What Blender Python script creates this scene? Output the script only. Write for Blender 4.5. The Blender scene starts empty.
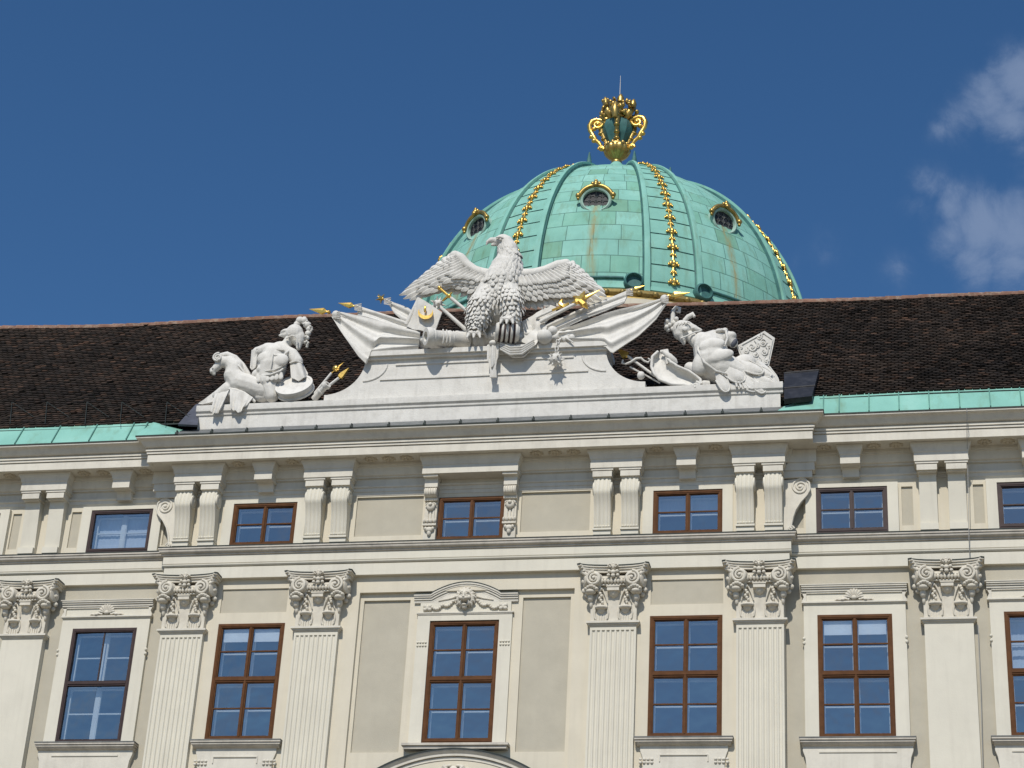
import bpy, bmesh, math, random
from mathutils import Vector, Matrix, noise
random.seed(7)
scene = bpy.context.scene
C = scene.collection
PI = math.pi
sin, cos, rad = math.sin, math.cos, math.radians

# ------------------------------------------------------------------ camera
F = 1993.6; PITCH = 0.4668; YAW = -0.22407; ROLL = 0.05978
CAM = Vector((9.868, -40.0, 0.0))
FW = Vector((sin(YAW) * cos(PITCH), cos(YAW) * cos(PITCH), sin(PITCH)))
_rt = Vector((cos(YAW), -sin(YAW), 0)); _up = _rt.cross(FW)
RT = _rt * cos(ROLL) + _up * sin(ROLL); UP = _up * cos(ROLL) - _rt * sin(ROLL)
cd = bpy.data.cameras.new('camera'); cam = bpy.data.objects.new('camera', cd); C.objects.link(cam)
cam.matrix_world = Matrix(((RT.x, UP.x, -FW.x, CAM.x), (RT.y, UP.y, -FW.y, CAM.y), (RT.z, UP.z, -FW.z, CAM.z), (0, 0, 0, 1)))
cd.sensor_fit = 'HORIZONTAL'; cd.sensor_width = 36.0; cd.lens = F * 36.0 / 1024.0
cd.clip_start = 0.5; cd.clip_end = 6000
scene.camera = cam

def ray(px, py): return FW + RT * ((px - 512) / F) - UP * ((py - 384) / F)
def at(px, py, y=0.0):
    """point of the plane at depth y that is seen at a measured pixel of the photograph"""
    d = ray(px, py); t = (y - CAM.y) / d.y
    return CAM + d * t
def on_slope(px, py, off=0.0):
    """point on the 45 degree roof slope (lifted by off)"""
    d = ray(px, py); g_ = .955; k = (19.84 + off * 1.414 - CAM.z) + g_ * (CAM.y + 0.40)
    t = k / (d.z - g_ * d.y)
    return CAM + d * t

# ------------------------------------------------------------------ light
SUN_EL, SUN_AZ = rad(47), rad(-4)          # azimuth off the facade's normal, from the left
sun_dir = Vector((sin(SUN_AZ) * cos(SUN_EL), -cos(SUN_AZ) * cos(SUN_EL), sin(SUN_EL)))   # towards the sun
sd = bpy.data.lights.new('sun', 'SUN'); sd.energy = 3.8; sd.angle = rad(0.53); sd.color = (1.0, 0.95, 0.87)
sun = bpy.data.objects.new('sun', sd); C.objects.link(sun)
sun.rotation_euler = (-sun_dir).to_track_quat('-Z', 'Y').to_euler()
w = bpy.data.worlds.new('World'); scene.world = w; w.use_nodes = True
nt = w.node_tree; N = nt.nodes; L = nt.links
N.clear()
out = N.new('ShaderNodeOutputWorld'); bg = N.new('ShaderNodeBackground'); sky = N.new('ShaderNodeTexSky')
sky.sky_type = 'NISHITA'; sky.sun_disc = False; sky.sun_elevation = SUN_EL
sky.sun_rotation = math.atan2(sun_dir.x, sun_dir.y)
sky.altitude = 200; sky.air_density = 1.0; sky.dust_density = 0.25; sky.ozone_density = 5.0
bg.inputs['Strength'].default_value = 0.085
tc = N.new('ShaderNodeTexCoord')
def wm(op, a, b=None, cl=False):
    n = N.new('ShaderNodeMath'); n.operation = op; n.use_clamp = cl
    for i, v in ((0, a), (1, b)):
        if v is None: continue
        if isinstance(v, (int, float)): n.inputs[i].default_value = v
        else: L.new(v, n.inputs[i])
    return n.outputs[0]
# thin clouds low in the right of the sky, each a soft mass broken up by noise
tot = None
for (cx, cy, r, g) in ((1018, 80, .026, 1.0), (990, 100, .024, .95), (1012, 122, .026, 1.0), (962, 118, .020, .75), (940, 128, .013, .55), (1022, 150, .018, .7), (930, 186, .018, .8), (922, 205, .018, .7), (950, 205, .022, .8), (985, 225, .030, 1.0),
                       (1018, 232, .034, 1.05), (950, 235, .024, .8), (975, 262, .024, .75), (1015, 262, .026, .8), (898, 268, .018, .5), (825, 255, .022, .36), (795, 262, .014, .3), (1090, 150, .05, 1.0), (1080, 240, .05, 1.1)):
    dn = N.new('ShaderNodeVectorMath'); dn.operation = 'DISTANCE'
    L.new(tc.outputs['Generated'], dn.inputs[0]); dn.inputs[1].default_value = ray(cx, cy).normalized()
    v = wm('MULTIPLY', wm('SUBTRACT', 1.0, wm('DIVIDE', dn.outputs['Value'], r), True), g)
    tot = v if tot is None else wm('MAXIMUM', tot, v)
nz = N.new('ShaderNodeTexNoise'); nz.inputs['Scale'].default_value = 26; nz.inputs['Detail'].default_value = 12; nz.inputs['Roughness'].default_value = .66
nz.inputs['Distortion'].default_value = .35
L.new(tc.outputs['Generated'], nz.inputs['Vector'])
# made-up cloud behind the camera, added to vary reflections in the window panes
sp = N.new('ShaderNodeSeparateXYZ'); L.new(tc.outputs['Generated'], sp.inputs[0])
nb = N.new('ShaderNodeTexNoise'); nb.inputs['Scale'].default_value = 5; nb.inputs['Detail'].default_value = 8; L.new(tc.outputs['Generated'], nb.inputs['Vector'])
rear = wm('MULTIPLY', wm('MULTIPLY', wm('SUBTRACT', 0.0, sp.outputs[1]), 2.5, True), wm('MULTIPLY', wm('SUBTRACT', nb.outputs['Fac'], .44), 4.0, True))
cl = wm('ADD', wm('MULTIPLY', wm('ADD', wm('MULTIPLY', tot, 1.15), wm('MULTIPLY', wm('SUBTRACT', nz.outputs['Fac'], .56), 2.3)), wm('MULTIPLY', tot, 2.2, True)), wm('MULTIPLY', rear, .8))
mr = N.new('ShaderNodeMapRange'); mr.interpolation_type = 'SMOOTHERSTEP'; L.new(cl, mr.inputs['Value'])
mr.inputs['From Min'].default_value = -.12; mr.inputs['From Max'].default_value = 1.25; mr.inputs['To Max'].default_value = .58
mx = N.new('ShaderNodeMixRGB'); L.new(mr.outputs[0], mx.inputs['Fac']); hs = N.new('ShaderNodeHueSaturation'); hs.inputs['Saturation'].default_value = 1.17; hs.inputs['Value'].default_value = 1.11; L.new(sky.outputs[0], hs.inputs['Color']); L.new(hs.outputs[0], mx.inputs[1]); mx.inputs[2].default_value = (3.3, 4.2, 6.0, 1)
L.new(mx.outputs[0], bg.inputs['Color']); L.new(bg.outputs[0], out.inputs['Surface'])
scene.view_settings.view_transform = 'Standard'; scene.view_settings.look = 'None'
scene.view_settings.gamma = 1; scene.view_settings.use_curve_mapping = False
scene.view_settings.exposure = 0.0
scene.render.engine = 'CYCLES'
scene.cycles.use_denoising = True
scene.cycles.max_bounces = 6

# ------------------------------------------------------------------ materials
def mat(name, col, rough=.85, var=0.12, vscale=1.5, bump=0.0, bscale=40.0, metal=0.0, streak=0.0, spec=0.3, dirt=None, dirt_amt=0.0, dirt_scale=2.2):
    m = bpy.data.materials.new(name); m.use_nodes = True
    t = m.node_tree; n = t.nodes; l = t.links
    p = n['Principled BSDF']; p.inputs['Roughness'].default_value = rough; p.inputs['Metallic'].default_value = metal
    p.inputs['Specular IOR Level'].default_value = spec
    tc = n.new('ShaderNodeTexCoord'); src = tc.outputs['Object']
    geo = n.new('ShaderNodeNewGeometry'); pos = geo.outputs['Position']
    def noise_(scale, detail=6, vec=pos, rough_=.6):
        z = n.new('ShaderNodeTexNoise'); z.inputs['Scale'].default_value = scale; z.inputs['Detail'].default_value = detail
        z.inputs['Roughness'].default_value = rough_; l.new(vec, z.inputs['Vector']); return z.outputs['Fac']
    def ramp(fac, a, b, ca, cb):
        r = n.new('ShaderNodeValToRGB'); l.new(fac, r.inputs[0]); e = r.color_ramp.elements
        e[0].position = a; e[1].position = b; e[0].color = ca; e[1].color = cb; return r.outputs[0]
    lo = tuple(c * (1 - var) for c in col) + (1,); hi = tuple(min(1, c * (1 + var * .6)) for c in col) + (1,)
    c = ramp(noise_(vscale), .3, .7, lo, hi)
    if streak > 0:
        mp = n.new('ShaderNodeMapping'); mp.inputs['Scale'].default_value = (5, 5, .35); l.new(pos, mp.inputs['Vector'])
        s = noise_(1.3, 5, mp.outputs[0])
        r = ramp(s, .5, .72, (0, 0, 0, 1), (1, 1, 1, 1))
        ml = n.new('ShaderNodeMath'); ml.operation = 'MULTIPLY'; l.new(r, ml.inputs[0]); ml.inputs[1].default_value = streak
        x = n.new('ShaderNodeMixRGB'); l.new(ml.outputs[0], x.inputs[0]); l.new(c, x.inputs[1])
        x.inputs[2].default_value = (dirt or tuple(k * .45 for k in col)) + (1,); c = x.outputs[0]
    if dirt_amt > 0:
        r = ramp(noise_(dirt_scale, 9, pos, .7), .48, .68, (0, 0, 0, 1), (1, 1, 1, 1))
        ml = n.new('ShaderNodeMath'); ml.operation = 'MULTIPLY'; l.new(r, ml.inputs[0]); ml.inputs[1].default_value = dirt_amt
        x = n.new('ShaderNodeMixRGB'); l.new(ml.outputs[0], x.inputs[0]); l.new(c, x.inputs[1])
        x.inputs[2].default_value = (dirt or tuple(k * .4 for k in col)) + (1,); c = x.outputs[0]
    l.new(c, p.inputs['Base Color'])
    if bump > 0:
        b = n.new('ShaderNodeBump'); b.inputs['Strength'].default_value = bump; b.inputs['Distance'].default_value = .02
        l.new(noise_(bscale, 8), b.inputs['Height']); l.new(b.outputs[0], p.inputs['Normal'])
    return m
M_TRIM = mat('whiter_plaster', (.665, .63, .53), .9, .06, .9, .15, 30, streak=.18, dirt=(.40, .37, .31), dirt_amt=.10, dirt_scale=1.6)
M_CREAM = mat('cream_plaster', (.645, .592, .475), .9, .06, .9, .15, 30, streak=.16, dirt=(.40, .36, .28), dirt_amt=.10, dirt_scale=1.6)
M_CREAM2 = mat('cream_moulding', (.66, .625, .54), .9, .07, 1.5, .15, 20, streak=.22, dirt=(.36, .33, .28), dirt_amt=.25)
M_LEDGE = mat('weathered_ledge', (.55, .51, .44), .9, .12, 2, .2, 15, streak=.3, dirt=(.25, .23, .2), dirt_amt=.5)
M_SOFFIT = mat('soffit_plaster', (.55, .49, .38), .9, .1, 2, .15, 20, dirt_amt=.25)
M_GREY = mat('grey_plaster', (.465, .43, .345), .92, .07, 2.2, .25, 60, streak=.08, dirt=(.4, .35, .27))
M_STONE = mat('white_stone', (.675, .655, .605), .85, .06, 1.4, .35, 24, streak=.30, dirt=(.36, .34, .30), dirt_amt=.30, dirt_scale=4.5)
M_ORN = mat('ornament_plaster', (.63, .59, .50), .9, .1, 5, .1, 40, dirt=(.34, .3, .24), dirt_amt=.25, dirt_scale=6)
M_LEAD = mat('lead_sheet', (.17, .175, .172), .65, .25, 3, .1, 15, streak=.6, dirt=(.07, .085, .08), metal=.1)
M_DARKSHEET = mat('black_sheet', (.022, .022, .024), .45, .3, 3, metal=.0, dirt=(.12, .12, .13), dirt_amt=.3)
M_SLATE_SHADE = mat('dark_lead_and_shade', (.085, .09, .11), .6, .25, 3, dirt=(.04, .04, .05), dirt_amt=.3)  # lead saddle; also the painted shade of the arm hole
M_EDGE = mat('dark_drip_edge', (.035, .045, .04), .7, .3, 4)
M_WOOD = mat('brown_wood', (.115, .050, .020), .6, .25, 6, .1, 50, streak=.4, dirt=(.06, .024, .010), spec=.12)
M_DWOOD_SHADE = mat('dark_wood_and_shade', (.05, .03, .028), .55, .25, 6)  # dark window frames; also painted shade in pediment recesses and barrel grooves
M_WHITE = mat('white_paint', (.74, .74, .73), .5, .04, 4)
M_BLIND = mat('white_blind', (.85, .86, .88), .8, .05, 4)
M_CURT = mat('sheer_curtain', (.62, .66, .74), .9, .08, 4)
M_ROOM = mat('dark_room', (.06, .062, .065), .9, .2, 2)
M_GOLD = mat('gilding', (.80, .52, .13), .3, .2, 6, .1, 30, metal=.85, dirt=(.28, .17, .05), dirt_amt=.3, dirt_scale=5)
M_OGOLD = mat('old_gilding', (.52, .36, .11), .38, .3, 3, .1, 10, metal=.8, dirt=(.10, .08, .03), dirt_amt=.55, dirt_scale=4)
M_DGOLD = mat('dull_gilding', (.36, .26, .09), .5, .35, 3, .2, 8, metal=.6, dirt=(.07, .07, .04), dirt_amt=.8, dirt_scale=3)
M_DCOP = mat('dark_copper', (.06, .17, .16), .6, .3, 2, dirt=(.02, .05, .05), dirt_amt=.4)
M_SEAM = mat('seam_copper', (.10, .25, .21), .7, .2, 4)
M_CABLE = mat('steel_wire', (.3, .3, .29), .5, .1, 2, metal=.5)
M_GROUND = mat('paving', (.23, .20, .15), .9, .15, .4, .1, 10)
M_RIDGE = mat('terracotta_ridge', (.21, .115, .08), .9, .35, 3.5, .2, 20, dirt=(.42, .36, .28), dirt_amt=.55, dirt_scale=6)

def glass_mat():
    m = bpy.data.materials.new('window_glass'); m.use_nodes = True
    t = m.node_tree; n = t.nodes; l = t.links; n.clear()
    o = n.new('ShaderNodeOutputMaterial'); g = n.new('ShaderNodeBsdfGlossy'); tr = n.new('ShaderNodeBsdfTransparent'); x = n.new('ShaderNodeMixShader')
    g.inputs['Roughness'].default_value = .02; g.inputs['Color'].default_value = (1, .96, .90, 1); tr.inputs['Color'].default_value = (.80, .86, .90, 1)
    x.inputs[0].default_value = .36
    geo = n.new('ShaderNodeNewGeometry'); z = n.new('ShaderNodeTexNoise'); z.inputs['Scale'].default_value = 1.7; z.inputs['Detail'].default_value = 2
    l.new(geo.outputs['Position'], z.inputs['Vector']); b = n.new('ShaderNodeBump'); b.inputs['Strength'].default_value = .3; b.inputs['Distance'].default_value = .05
    l.new(z.outputs['Fac'], b.inputs['Height']); l.new(b.outputs[0], g.inputs['Normal'])
    l.new(tr.outputs[0], x.inputs[1]); l.new(g.outputs[0], x.inputs[2]); l.new(x.outputs[0], o.inputs['Surface'])
    return m
M_GLASS = glass_mat()

def copper_mat(name, brick=False, bw=1.3, bh=.95):
    m = bpy.data.materials.new(name); m.use_nodes = True
    t = m.node_tree; n = t.nodes; l = t.links
    p = n['Principled BSDF']; p.inputs['Roughness'].default_value = .75; p.inputs['Specular IOR Level'].default_value = .25
    geo = n.new('ShaderNodeNewGeometry'); pos = geo.outputs['Position']
    def nz(s, d=6, vec=None):
        z = n.new('ShaderNodeTexNoise'); z.inputs['Scale'].default_value = s; z.inputs['Detail'].default_value = d; z.inputs['Roughness'].default_value = .6
        l.new(vec or pos, z.inputs['Vector']); return z.outputs['Fac']
    def ramp(f, pts):
        r = n.new('ShaderNodeValToRGB'); l.new(f, r.inputs[0]); e = r.color_ramp.elements
        while len(e) < len(pts): e.new(.5)
        for q, (a, c) in zip(e, pts): q.position = a; q.color = c + (1,)
        return r.outputs[0]
    def mixc(f, a, b, mode='MIX'):
        x = n.new('ShaderNodeMixRGB'); x.blend_type = mode
        for i, v in enumerate((f, a, b)):
            if isinstance(v, (int, float)): x.inputs[i].default_value = v
            elif isinstance(v, tuple): x.inputs[i].default_value = v + (1,)
            else: l.new(v, x.inputs[i])
        return x.outputs[0]
    def mth(op, a, b=0.0, c=None):
        x = n.new('ShaderNodeMath'); x.operation = op
        for i, v in enumerate((a, b) if c is None else (a, b, c)):
            if isinstance(v, (int, float)): x.inputs[i].default_value = v
            else: l.new(v, x.inputs[i])
        return x.outputs[0]
    c = ramp(nz(.9, 5), [(.3, (.19, .41, .345)), (.55, (.225, .475, .40)), (.75, (.28, .53, .455))])
    mp = n.new('ShaderNodeMapping'); mp.inputs['Scale'].default_value = (2.2, 2.2, .16); l.new(pos, mp.inputs['Vector'])
    s = ramp(nz(1.4, 7, mp.outputs[0]), [(.52, (0, 0, 0)), (.75, (1, 1, 1))])
    c = mixc(mth('MULTIPLY', s, .7), c, (.16, .27, .18))
    if brick:
        uv = n.new('ShaderNodeUVMap'); uv.uv_map = 'UVMap'
        sx = n.new('ShaderNodeSeparateXYZ'); l.new(uv.outputs[0], sx.inputs[0])
        row = mth('FLOOR', mth('DIVIDE', sx.outputs[1], bh))
        wn0 = n.new('ShaderNodeTexWhiteNoise'); wn0.noise_dimensions = '1D'; l.new(row, wn0.inputs['W'])
        u = mth('ADD', mth('DIVIDE', sx.outputs[0], bw), wn0.outputs[0])
        col = mth('FLOOR', u)
        cb = n.new('ShaderNodeCombineXYZ'); l.new(col, cb.inputs[0]); l.new(row, cb.inputs[1])
        wn = n.new('ShaderNodeTexWhiteNoise'); wn.noise_dimensions = '2D'; l.new(cb.outputs[0], wn.inputs['Vector'])
        tint = ramp(wn.outputs['Value'], [(0, (.80, .78, .66)), (.12, (.86, .9, .82)), (.5, (1, 1, 1)), (1, (1.12, 1.08, 1.08))])
        c = mixc(1.0, c, tint, 'MULTIPLY')
        fu = mth('SUBTRACT', u, col); fv = mth('SUBTRACT', mth('DIVIDE', sx.outputs[1], bh), row)
        ew, eh = .035 / bw, .04 / bh
        e1 = mth('LESS_THAN', fu, ew); e2 = mth('LESS_THAN', fv, eh)
        edge = mth('MAXIMUM', e1, e2)
        c = mixc(mth('MULTIPLY', edge, .75), c, (.05, .12, .10))
        b = n.new('ShaderNodeBump'); b.inputs['Strength'].default_value = .6; b.inputs['Distance'].default_value = .03
        l.new(mth('SUBTRACT', mth('MULTIPLY', nz(2.5, 3), .5), edge), b.inputs['Height']); l.new(b.outputs[0], p.inputs['Normal'])
        # rust runs under each of the small round windows, a stain on the metal itself
        st = None
        for k in (-90, -46.5, -6, 34, 78):
            du = mth('ABSOLUTE', mth('SUBTRACT', sx.outputs[0], 9.93 * rad(k)))
            dv = sx.outputs[1]
            wv = mth('MULTIPLY', mth('SUBTRACT', 1.0, mth('MINIMUM', mth('DIVIDE', du, .30), 1.0)), mth('LESS_THAN', dv, 5.6))
            st = wv if st is None else mth('MAXIMUM', st, wv)
        st = mth('MULTIPLY', st, ramp(nz(2.6, 6, mp.outputs[0]), [(.35, (0, 0, 0)), (.6, (1, 1, 1))]))
        c = mixc(mth('MULTIPLY', st, .85), c, (.30, .24, .09))
    l.new(c, p.inputs['Base Color'])
    return m
DOME_A0 = rad(-6)
M_COPPER = copper_mat('copper_patina')
M_DOME = copper_mat('dome_copper_sheets', True)

def tile_mat():
    m = bpy.data.materials.new('roof_tiles'); m.use_nodes = True
    t = m.node_tree; n = t.nodes; l = t.links
    p = n['Principled BSDF']; p.inputs['Roughness'].default_value = .85; p.inputs['Specular IOR Level'].default_value = .2
    a = n.new('ShaderNodeAttribute'); a.attribute_name = 'tile_rand'
    r = n.new('ShaderNodeValToRGB'); l.new(a.outputs['Fac'], r.inputs[0]); e = r.color_ramp.elements
    for q, c in ((.3, (.032, .025, .019)), (.62, (.042, .032, .024)), (.88, (.052, .036, .026))):
        k = e.new(q); k.color = c + (1,)
    e[0].color = (.025, .020, .016, 1); e[-1].color = (.095, .058, .038, 1)
    geo = n.new('ShaderNodeNewGeometry'); z = n.new('ShaderNodeTexNoise'); z.inputs['Scale'].default_value = .45; z.inputs['Detail'].default_value = 7; l.new(geo.outputs['Position'], z.inputs['Vector'])
    r2 = n.new('ShaderNodeValToRGB'); l.new(z.outputs['Fac'], r2.inputs[0]); r2.color_ramp.elements[0].position = .3; r2.color_ramp.elements[1].position = .7
    r2.color_ramp.elements[0].color = (.55, .55, .55, 1); r2.color_ramp.elements[1].color = (1.25, 1.15, 1.1, 1)
    x = n.new('ShaderNodeMixRGB'); x.blend_type = 'MULTIPLY'; x.inputs[0].default_value = 1
    l.new(r.outputs[0], x.inputs[1]); l.new(r2.outputs[0], x.inputs[2]); l.new(x.outputs[0], p.inputs['Base Color'])
    return m
M_TILE = tile_mat()

# ------------------------------------------------------------------ mesh helpers
class MB:
    def __init__(self): self.v = []; self.f = []
    def add(self, vs, fs):
        o = len(self.v); self.v += [tuple(q) for q in vs]; self.f += [tuple(i + o for i in f) for f in fs]; return self
    def merge(self, me): return self.add([q.co[:] for q in me.vertices], [tuple(p.vertices) for p in me.polygons])
    def box(self, x0, x1, y0, y1, z0, z1):
        return self.add([(x0, y0, z0), (x1, y0, z0), (x1, y1, z0), (x0, y1, z0), (x0, y0, z1), (x1, y0, z1), (x1, y1, z1), (x0, y1, z1)],
                        [(0, 3, 2, 1), (4, 5, 6, 7), (0, 1, 5, 4), (1, 2, 6, 5), (2, 3, 7, 6), (3, 0, 4, 7)])
    def prism(self, a, b):
        """two matching outlines joined into a solid"""
        n = len(a)
        return self.add(list(a) + list(b), [tuple(range(n)), tuple(range(2 * n - 1, n - 1, -1))] + [(i, (i + 1) % n, n + (i + 1) % n, n + i) for i in range(n)])
    def poly_y(self, pts, y0, y1): return self.prism([(x, y0, z) for x, z in pts], [(x, y1, z) for x, z in pts])
    def poly_x(self, pts, x0, x1): return self.prism([(x0, y, z) for y, z in pts], [(x1, y, z) for y, z in pts])
    def grid(self, rows, close_u=False, close_v=False):
        nu, nv = len(rows), len(rows[0]); vs = [p for r in rows for p in r]; fs = []
        for i in range(nu if close_u else nu - 1):
            for j in range(nv if close_v else nv - 1):
                i2, j2 = (i + 1) % nu, (j + 1) % nv
                fs.append((i * nv + j, i * nv + j2, i2 * nv + j2, i2 * nv + j))
        return self.add(vs, fs)
    def tube(self, pts, rs, n=8, cap=True, squash=None):
        pts = [Vector(p) for p in pts]
        if isinstance(rs, (int, float)): rs = [rs] * len(pts)
        rows = []; prev = None
        for i, p in enumerate(pts):
            t = (pts[min(i + 1, len(pts) - 1)] - pts[max(i - 1, 0)])
            if t.length < 1e-9: t = Vector((0, 0, 1))
            t.normalize()
            if prev is None:
                a = Vector((0, 1, 0)) if abs(t.y) < .9 else Vector((1, 0, 0))
                u = t.cross(a).normalized()
            else: u = (prev - t * prev.dot(t)).normalized()
            prev = u; v = t.cross(u)
            rows.append([tuple(p + (u * cos(2 * PI * k / n) + v * sin(2 * PI * k / n)) * rs[i]) for k in range(n)])
        o = len(self.v); self.grid(rows, False, True)
        if cap:
            self.f.append(tuple(o + k for k in range(n))); self.f.append(tuple(o + (len(rows) - 1) * n + k for k in reversed(range(n))))
        return self
    def ell(self, c, r, rot=None, nu=12, nv=8):
        if isinstance(r, (int, float)): r = (r, r, r)
        c = Vector(c); rows = []
        for i in range(nv + 1):
            th = PI * i / nv; th = min(max(th, .02), PI - .02); row = []
            for j in range(nu):
                ph = 2 * PI * j / nu
                q = Vector((r[0] * sin(th) * cos(ph), r[1] * sin(th) * sin(ph), r[2] * cos(th)))
                if rot is not None: q = rot @ q
                row.append(tuple(c + q))
            rows.append(row)
        o = len(self.v); self.grid(rows, False, True)
        self.f.append(tuple(o + k for k in range(nu))); self.f.append(tuple(o + nv * nu + k for k in reversed(range(nu))))
        return self
    def cap(self, a, ra, b, rb, n=12):
        a, b = Vector(a), Vector(b); self.ell(a, ra, None, n, 8); self.ell(b, rb, None, n, 8)
        return self.tube([a, b], [ra * .99, rb * .99], n)
    def chain(self, pts, rs, n=12):
        for i in range(len(pts) - 1): self.cap(pts[i], rs[i], pts[i + 1], rs[i + 1], n)
        return self
    def lathe(self, c, prof, n=24, axis=None):
        c = Vector(c); rot = Vector((0, 0, 1)).rotation_difference(Vector(axis).normalized()).to_matrix() if axis is not None else None
        rows = []
        for r, h in prof:
            row = []
            for k in range(n):
                q = Vector((r * cos(2 * PI * k / n), r * sin(2 * PI * k / n), h))
                row.append(tuple(c + (rot @ q if rot else q)))
            rows.append(row)
        o = len(self.v); self.grid(rows, False, True)
        if prof[0][0] > 1e-4: self.f.append(tuple(o + k for k in range(n)))
        if prof[-1][0] > 1e-4: self.f.append(tuple(o + (len(prof) - 1) * n + k for k in reversed(range(n))))
        return self
    def mesh(self, name):
        me = bpy.data.meshes.new(name); me.from_pydata(self.v, [], self.f); me.update()
        b = bmesh.new(); b.from_mesh(me); bmesh.ops.recalc_face_normals(b, faces=b.faces); b.to_mesh(me); b.free()
        return me

def link(name, me, m, parent=None, smooth=None):
    if not me.materials: me.materials.append(m)
    if smooth is not None:
        for p in me.polygons: p.use_smooth = True
        if smooth < 179:
            try: me.set_sharp_from_angle(angle=rad(smooth))
            except Exception: pass
    o = bpy.data.objects.new(name, me); C.objects.link(o)
    if parent: o.parent = parent
    return o
def obj(name, mb, m, parent=None, smooth=None): return link(name, mb.mesh(name), m, parent, smooth)
def tag(o, label=None, cat=None, group=None, kind=None):
    for k, v in (('label', label), ('category', cat), ('group', group), ('kind', kind)):
        if v: o[k] = v
    return o
def empty(name, parent=None, loc=(0, 0, 0)):
    o = bpy.data.objects.new(name, None); o.empty_display_size = .2; C.objects.link(o); o.location = loc
    if parent: o.parent = parent
    return o
def sculpt(mb, vox=.025, it=4, fac=.5):
    """many overlapping solids fused into one continuous carved surface"""
    me = mb.mesh('carving'); o = bpy.data.objects.new('carving', me); C.objects.link(o)
    r = o.modifiers.new('r', 'REMESH'); r.mode = 'VOXEL'; r.voxel_size = vox; r.adaptivity = 0; r.use_smooth_shade = True
    if it:
        s = o.modifiers.new('s', 'SMOOTH'); s.factor = fac; s.iterations = it
    dg = bpy.context.evaluated_depsgraph_get()
    res = bpy.data.meshes.new_from_object(o.evaluated_get(dg))
    bpy.data.objects.remove(o); bpy.data.meshes.remove(me)
    for p in res.polygons: p.use_smooth = True
    return res
def dup(o, parent=None, off=(0, 0, 0)):
    c = o.copy(); C.objects.link(c); c.location = Vector(o.location) + Vector(off)
    if parent: c.parent = parent
    for ch in o.children:
        d = ch.copy(); C.objects.link(d); d.parent = c; d.matrix_parent_inverse = Matrix.Identity(4)
    return c
def spiral(c, r0, turns, d=1, start=0.0, y=0.0, n=30, pw=1.0):
    return [(c[0] + d * r0 * (1 - (i / n) ** pw * .86) * cos(start + 2 * PI * turns * i / n), y, c[1] + r0 * (1 - (i / n) ** pw * .86) * sin(start + 2 * PI * turns * i / n)) for i in range(n + 1)]

# ------------------------------------------------------------------ ground
g = MB(); g.add([(-2500, -2500, -1.6), (2500, -2500, -1.6), (2500, 2500, -1.6), (-2500, 2500, -1.6)], [(0, 1, 2, 3)])
tag(obj('ground', g, M_GROUND), kind='structure')

# ------------------------------------------------------------------ palace facade
XE = 6.95          # half width of the projecting centre
RS = .22           # how far it stands forward of the wings
XL = 26.0
palace = tag(empty('palace_building'), 'long cream palace facade with pilasters, mezzanine windows and dark tiled roof', 'building')

def sweep(prof, r=RS, back=True):
    """a moulding profile of (projection, height) run along wing, projecting centre and wing with mitred corners"""
    rows = []
    for p, z in prof:
        rows.append([(-XL, r - p, z), (-XE - p, r - p, z), (-XE - p, -p, z), (XE + p, -p, z), (XE + p, r - p, z), (XL, r - p, z)])
    m = MB(); m.grid(rows); return m
def wall(m, x0, x1, z0, z1, y, holes, depth=.3):
    xs = sorted({x0, x1, *[h[0] for h in holes], *[h[1] for h in holes]}); zs = sorted({z0, z1, *[h[2] for h in holes], *[h[3] for h in holes]})
    xs = [x for x in xs if x0 <= x <= x1]; zs = [z for z in zs if z0 <= z <= z1]
    for i in range(len(xs) - 1):
        for j in range(len(zs) - 1):
            cx, cz = (xs[i] + xs[i + 1]) / 2, (zs[j] + zs[j + 1]) / 2
            if any(h[0] < cx < h[1] and h[2] < cz < h[3] for h in holes): continue
            m.add([(xs[i], y, zs[j]), (xs[i + 1], y, zs[j]), (xs[i + 1], y, zs[j + 1]), (xs[i], y, zs[j + 1])], [(0, 1, 2, 3)])
    for h in holes:
        d = h[4] if len(h) > 4 else depth
        a, b, c, e = h[:4]; b = min(b, x1); a = max(a, x0)
        if a >= b: continue
        m.add([(a, y, c), (b, y, c), (b, y, e), (a, y, e), (a, y + d, c), (b, y + d, c), (b, y + d, e), (a, y + d, e)],
              [(0, 1, 5, 4), (1, 2, 6, 5), (2, 3, 7, 6), (3, 0, 4, 7)])
def rect(m, x0, x1, z0, z1, y): m.add([(x0, y, z0), (x1, y, z0), (x1, y, z1), (x0, y, z1)], [(0, 1, 2, 3)])

WH, UH = .775, .763
ZT, ZB = 14.94, 12.257
UT, UB = 17.863, 16.871
Z0 = -1.6
ress = MB(); pan = []; wing_grey = {-1: MB(), 1: MB()}
# projecting centre, lower storey
holes = [(-4.86 - WH, -4.86 + WH, ZB, ZT), (4.86 - WH, 4.86 + WH, ZB, ZT)]
for s in (-1, 1):
    h = (s * 4.87 - .78, s * 4.87 + .78, 15.2, 15.77, .035); holes.append(h); pan.append((h[0], h[1], h[2], h[3], .035))
wall(ress, -XE, -2.42, Z0, 16.02, 0, [h for h in holes if h[1] < 0]); wall(ress, 2.42, XE, Z0, 16.02, 0, [h for h in holes if h[0] > 0])
wall(ress, -2.42, 2.42, 15.62, 16.02, 0, [])
ress.add([(-2.42, 0, Z0), (-2.42, .09, Z0), (-2.42, .09, 15.62), (-2.42, 0, 15.62)], [(0, 1, 2, 3)])
ress.add([(2.42, 0, Z0), (2.42, .09, Z0), (2.42, .09, 15.62), (2.42, 0, 15.62)], [(0, 1, 2, 3)])
ress.add([(-2.42, 0, 15.62), (2.42, 0, 15.62), (2.42, .09, 15.62), (-2.42, .09, 15.62)], [(0, 1, 2, 3)])
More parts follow.
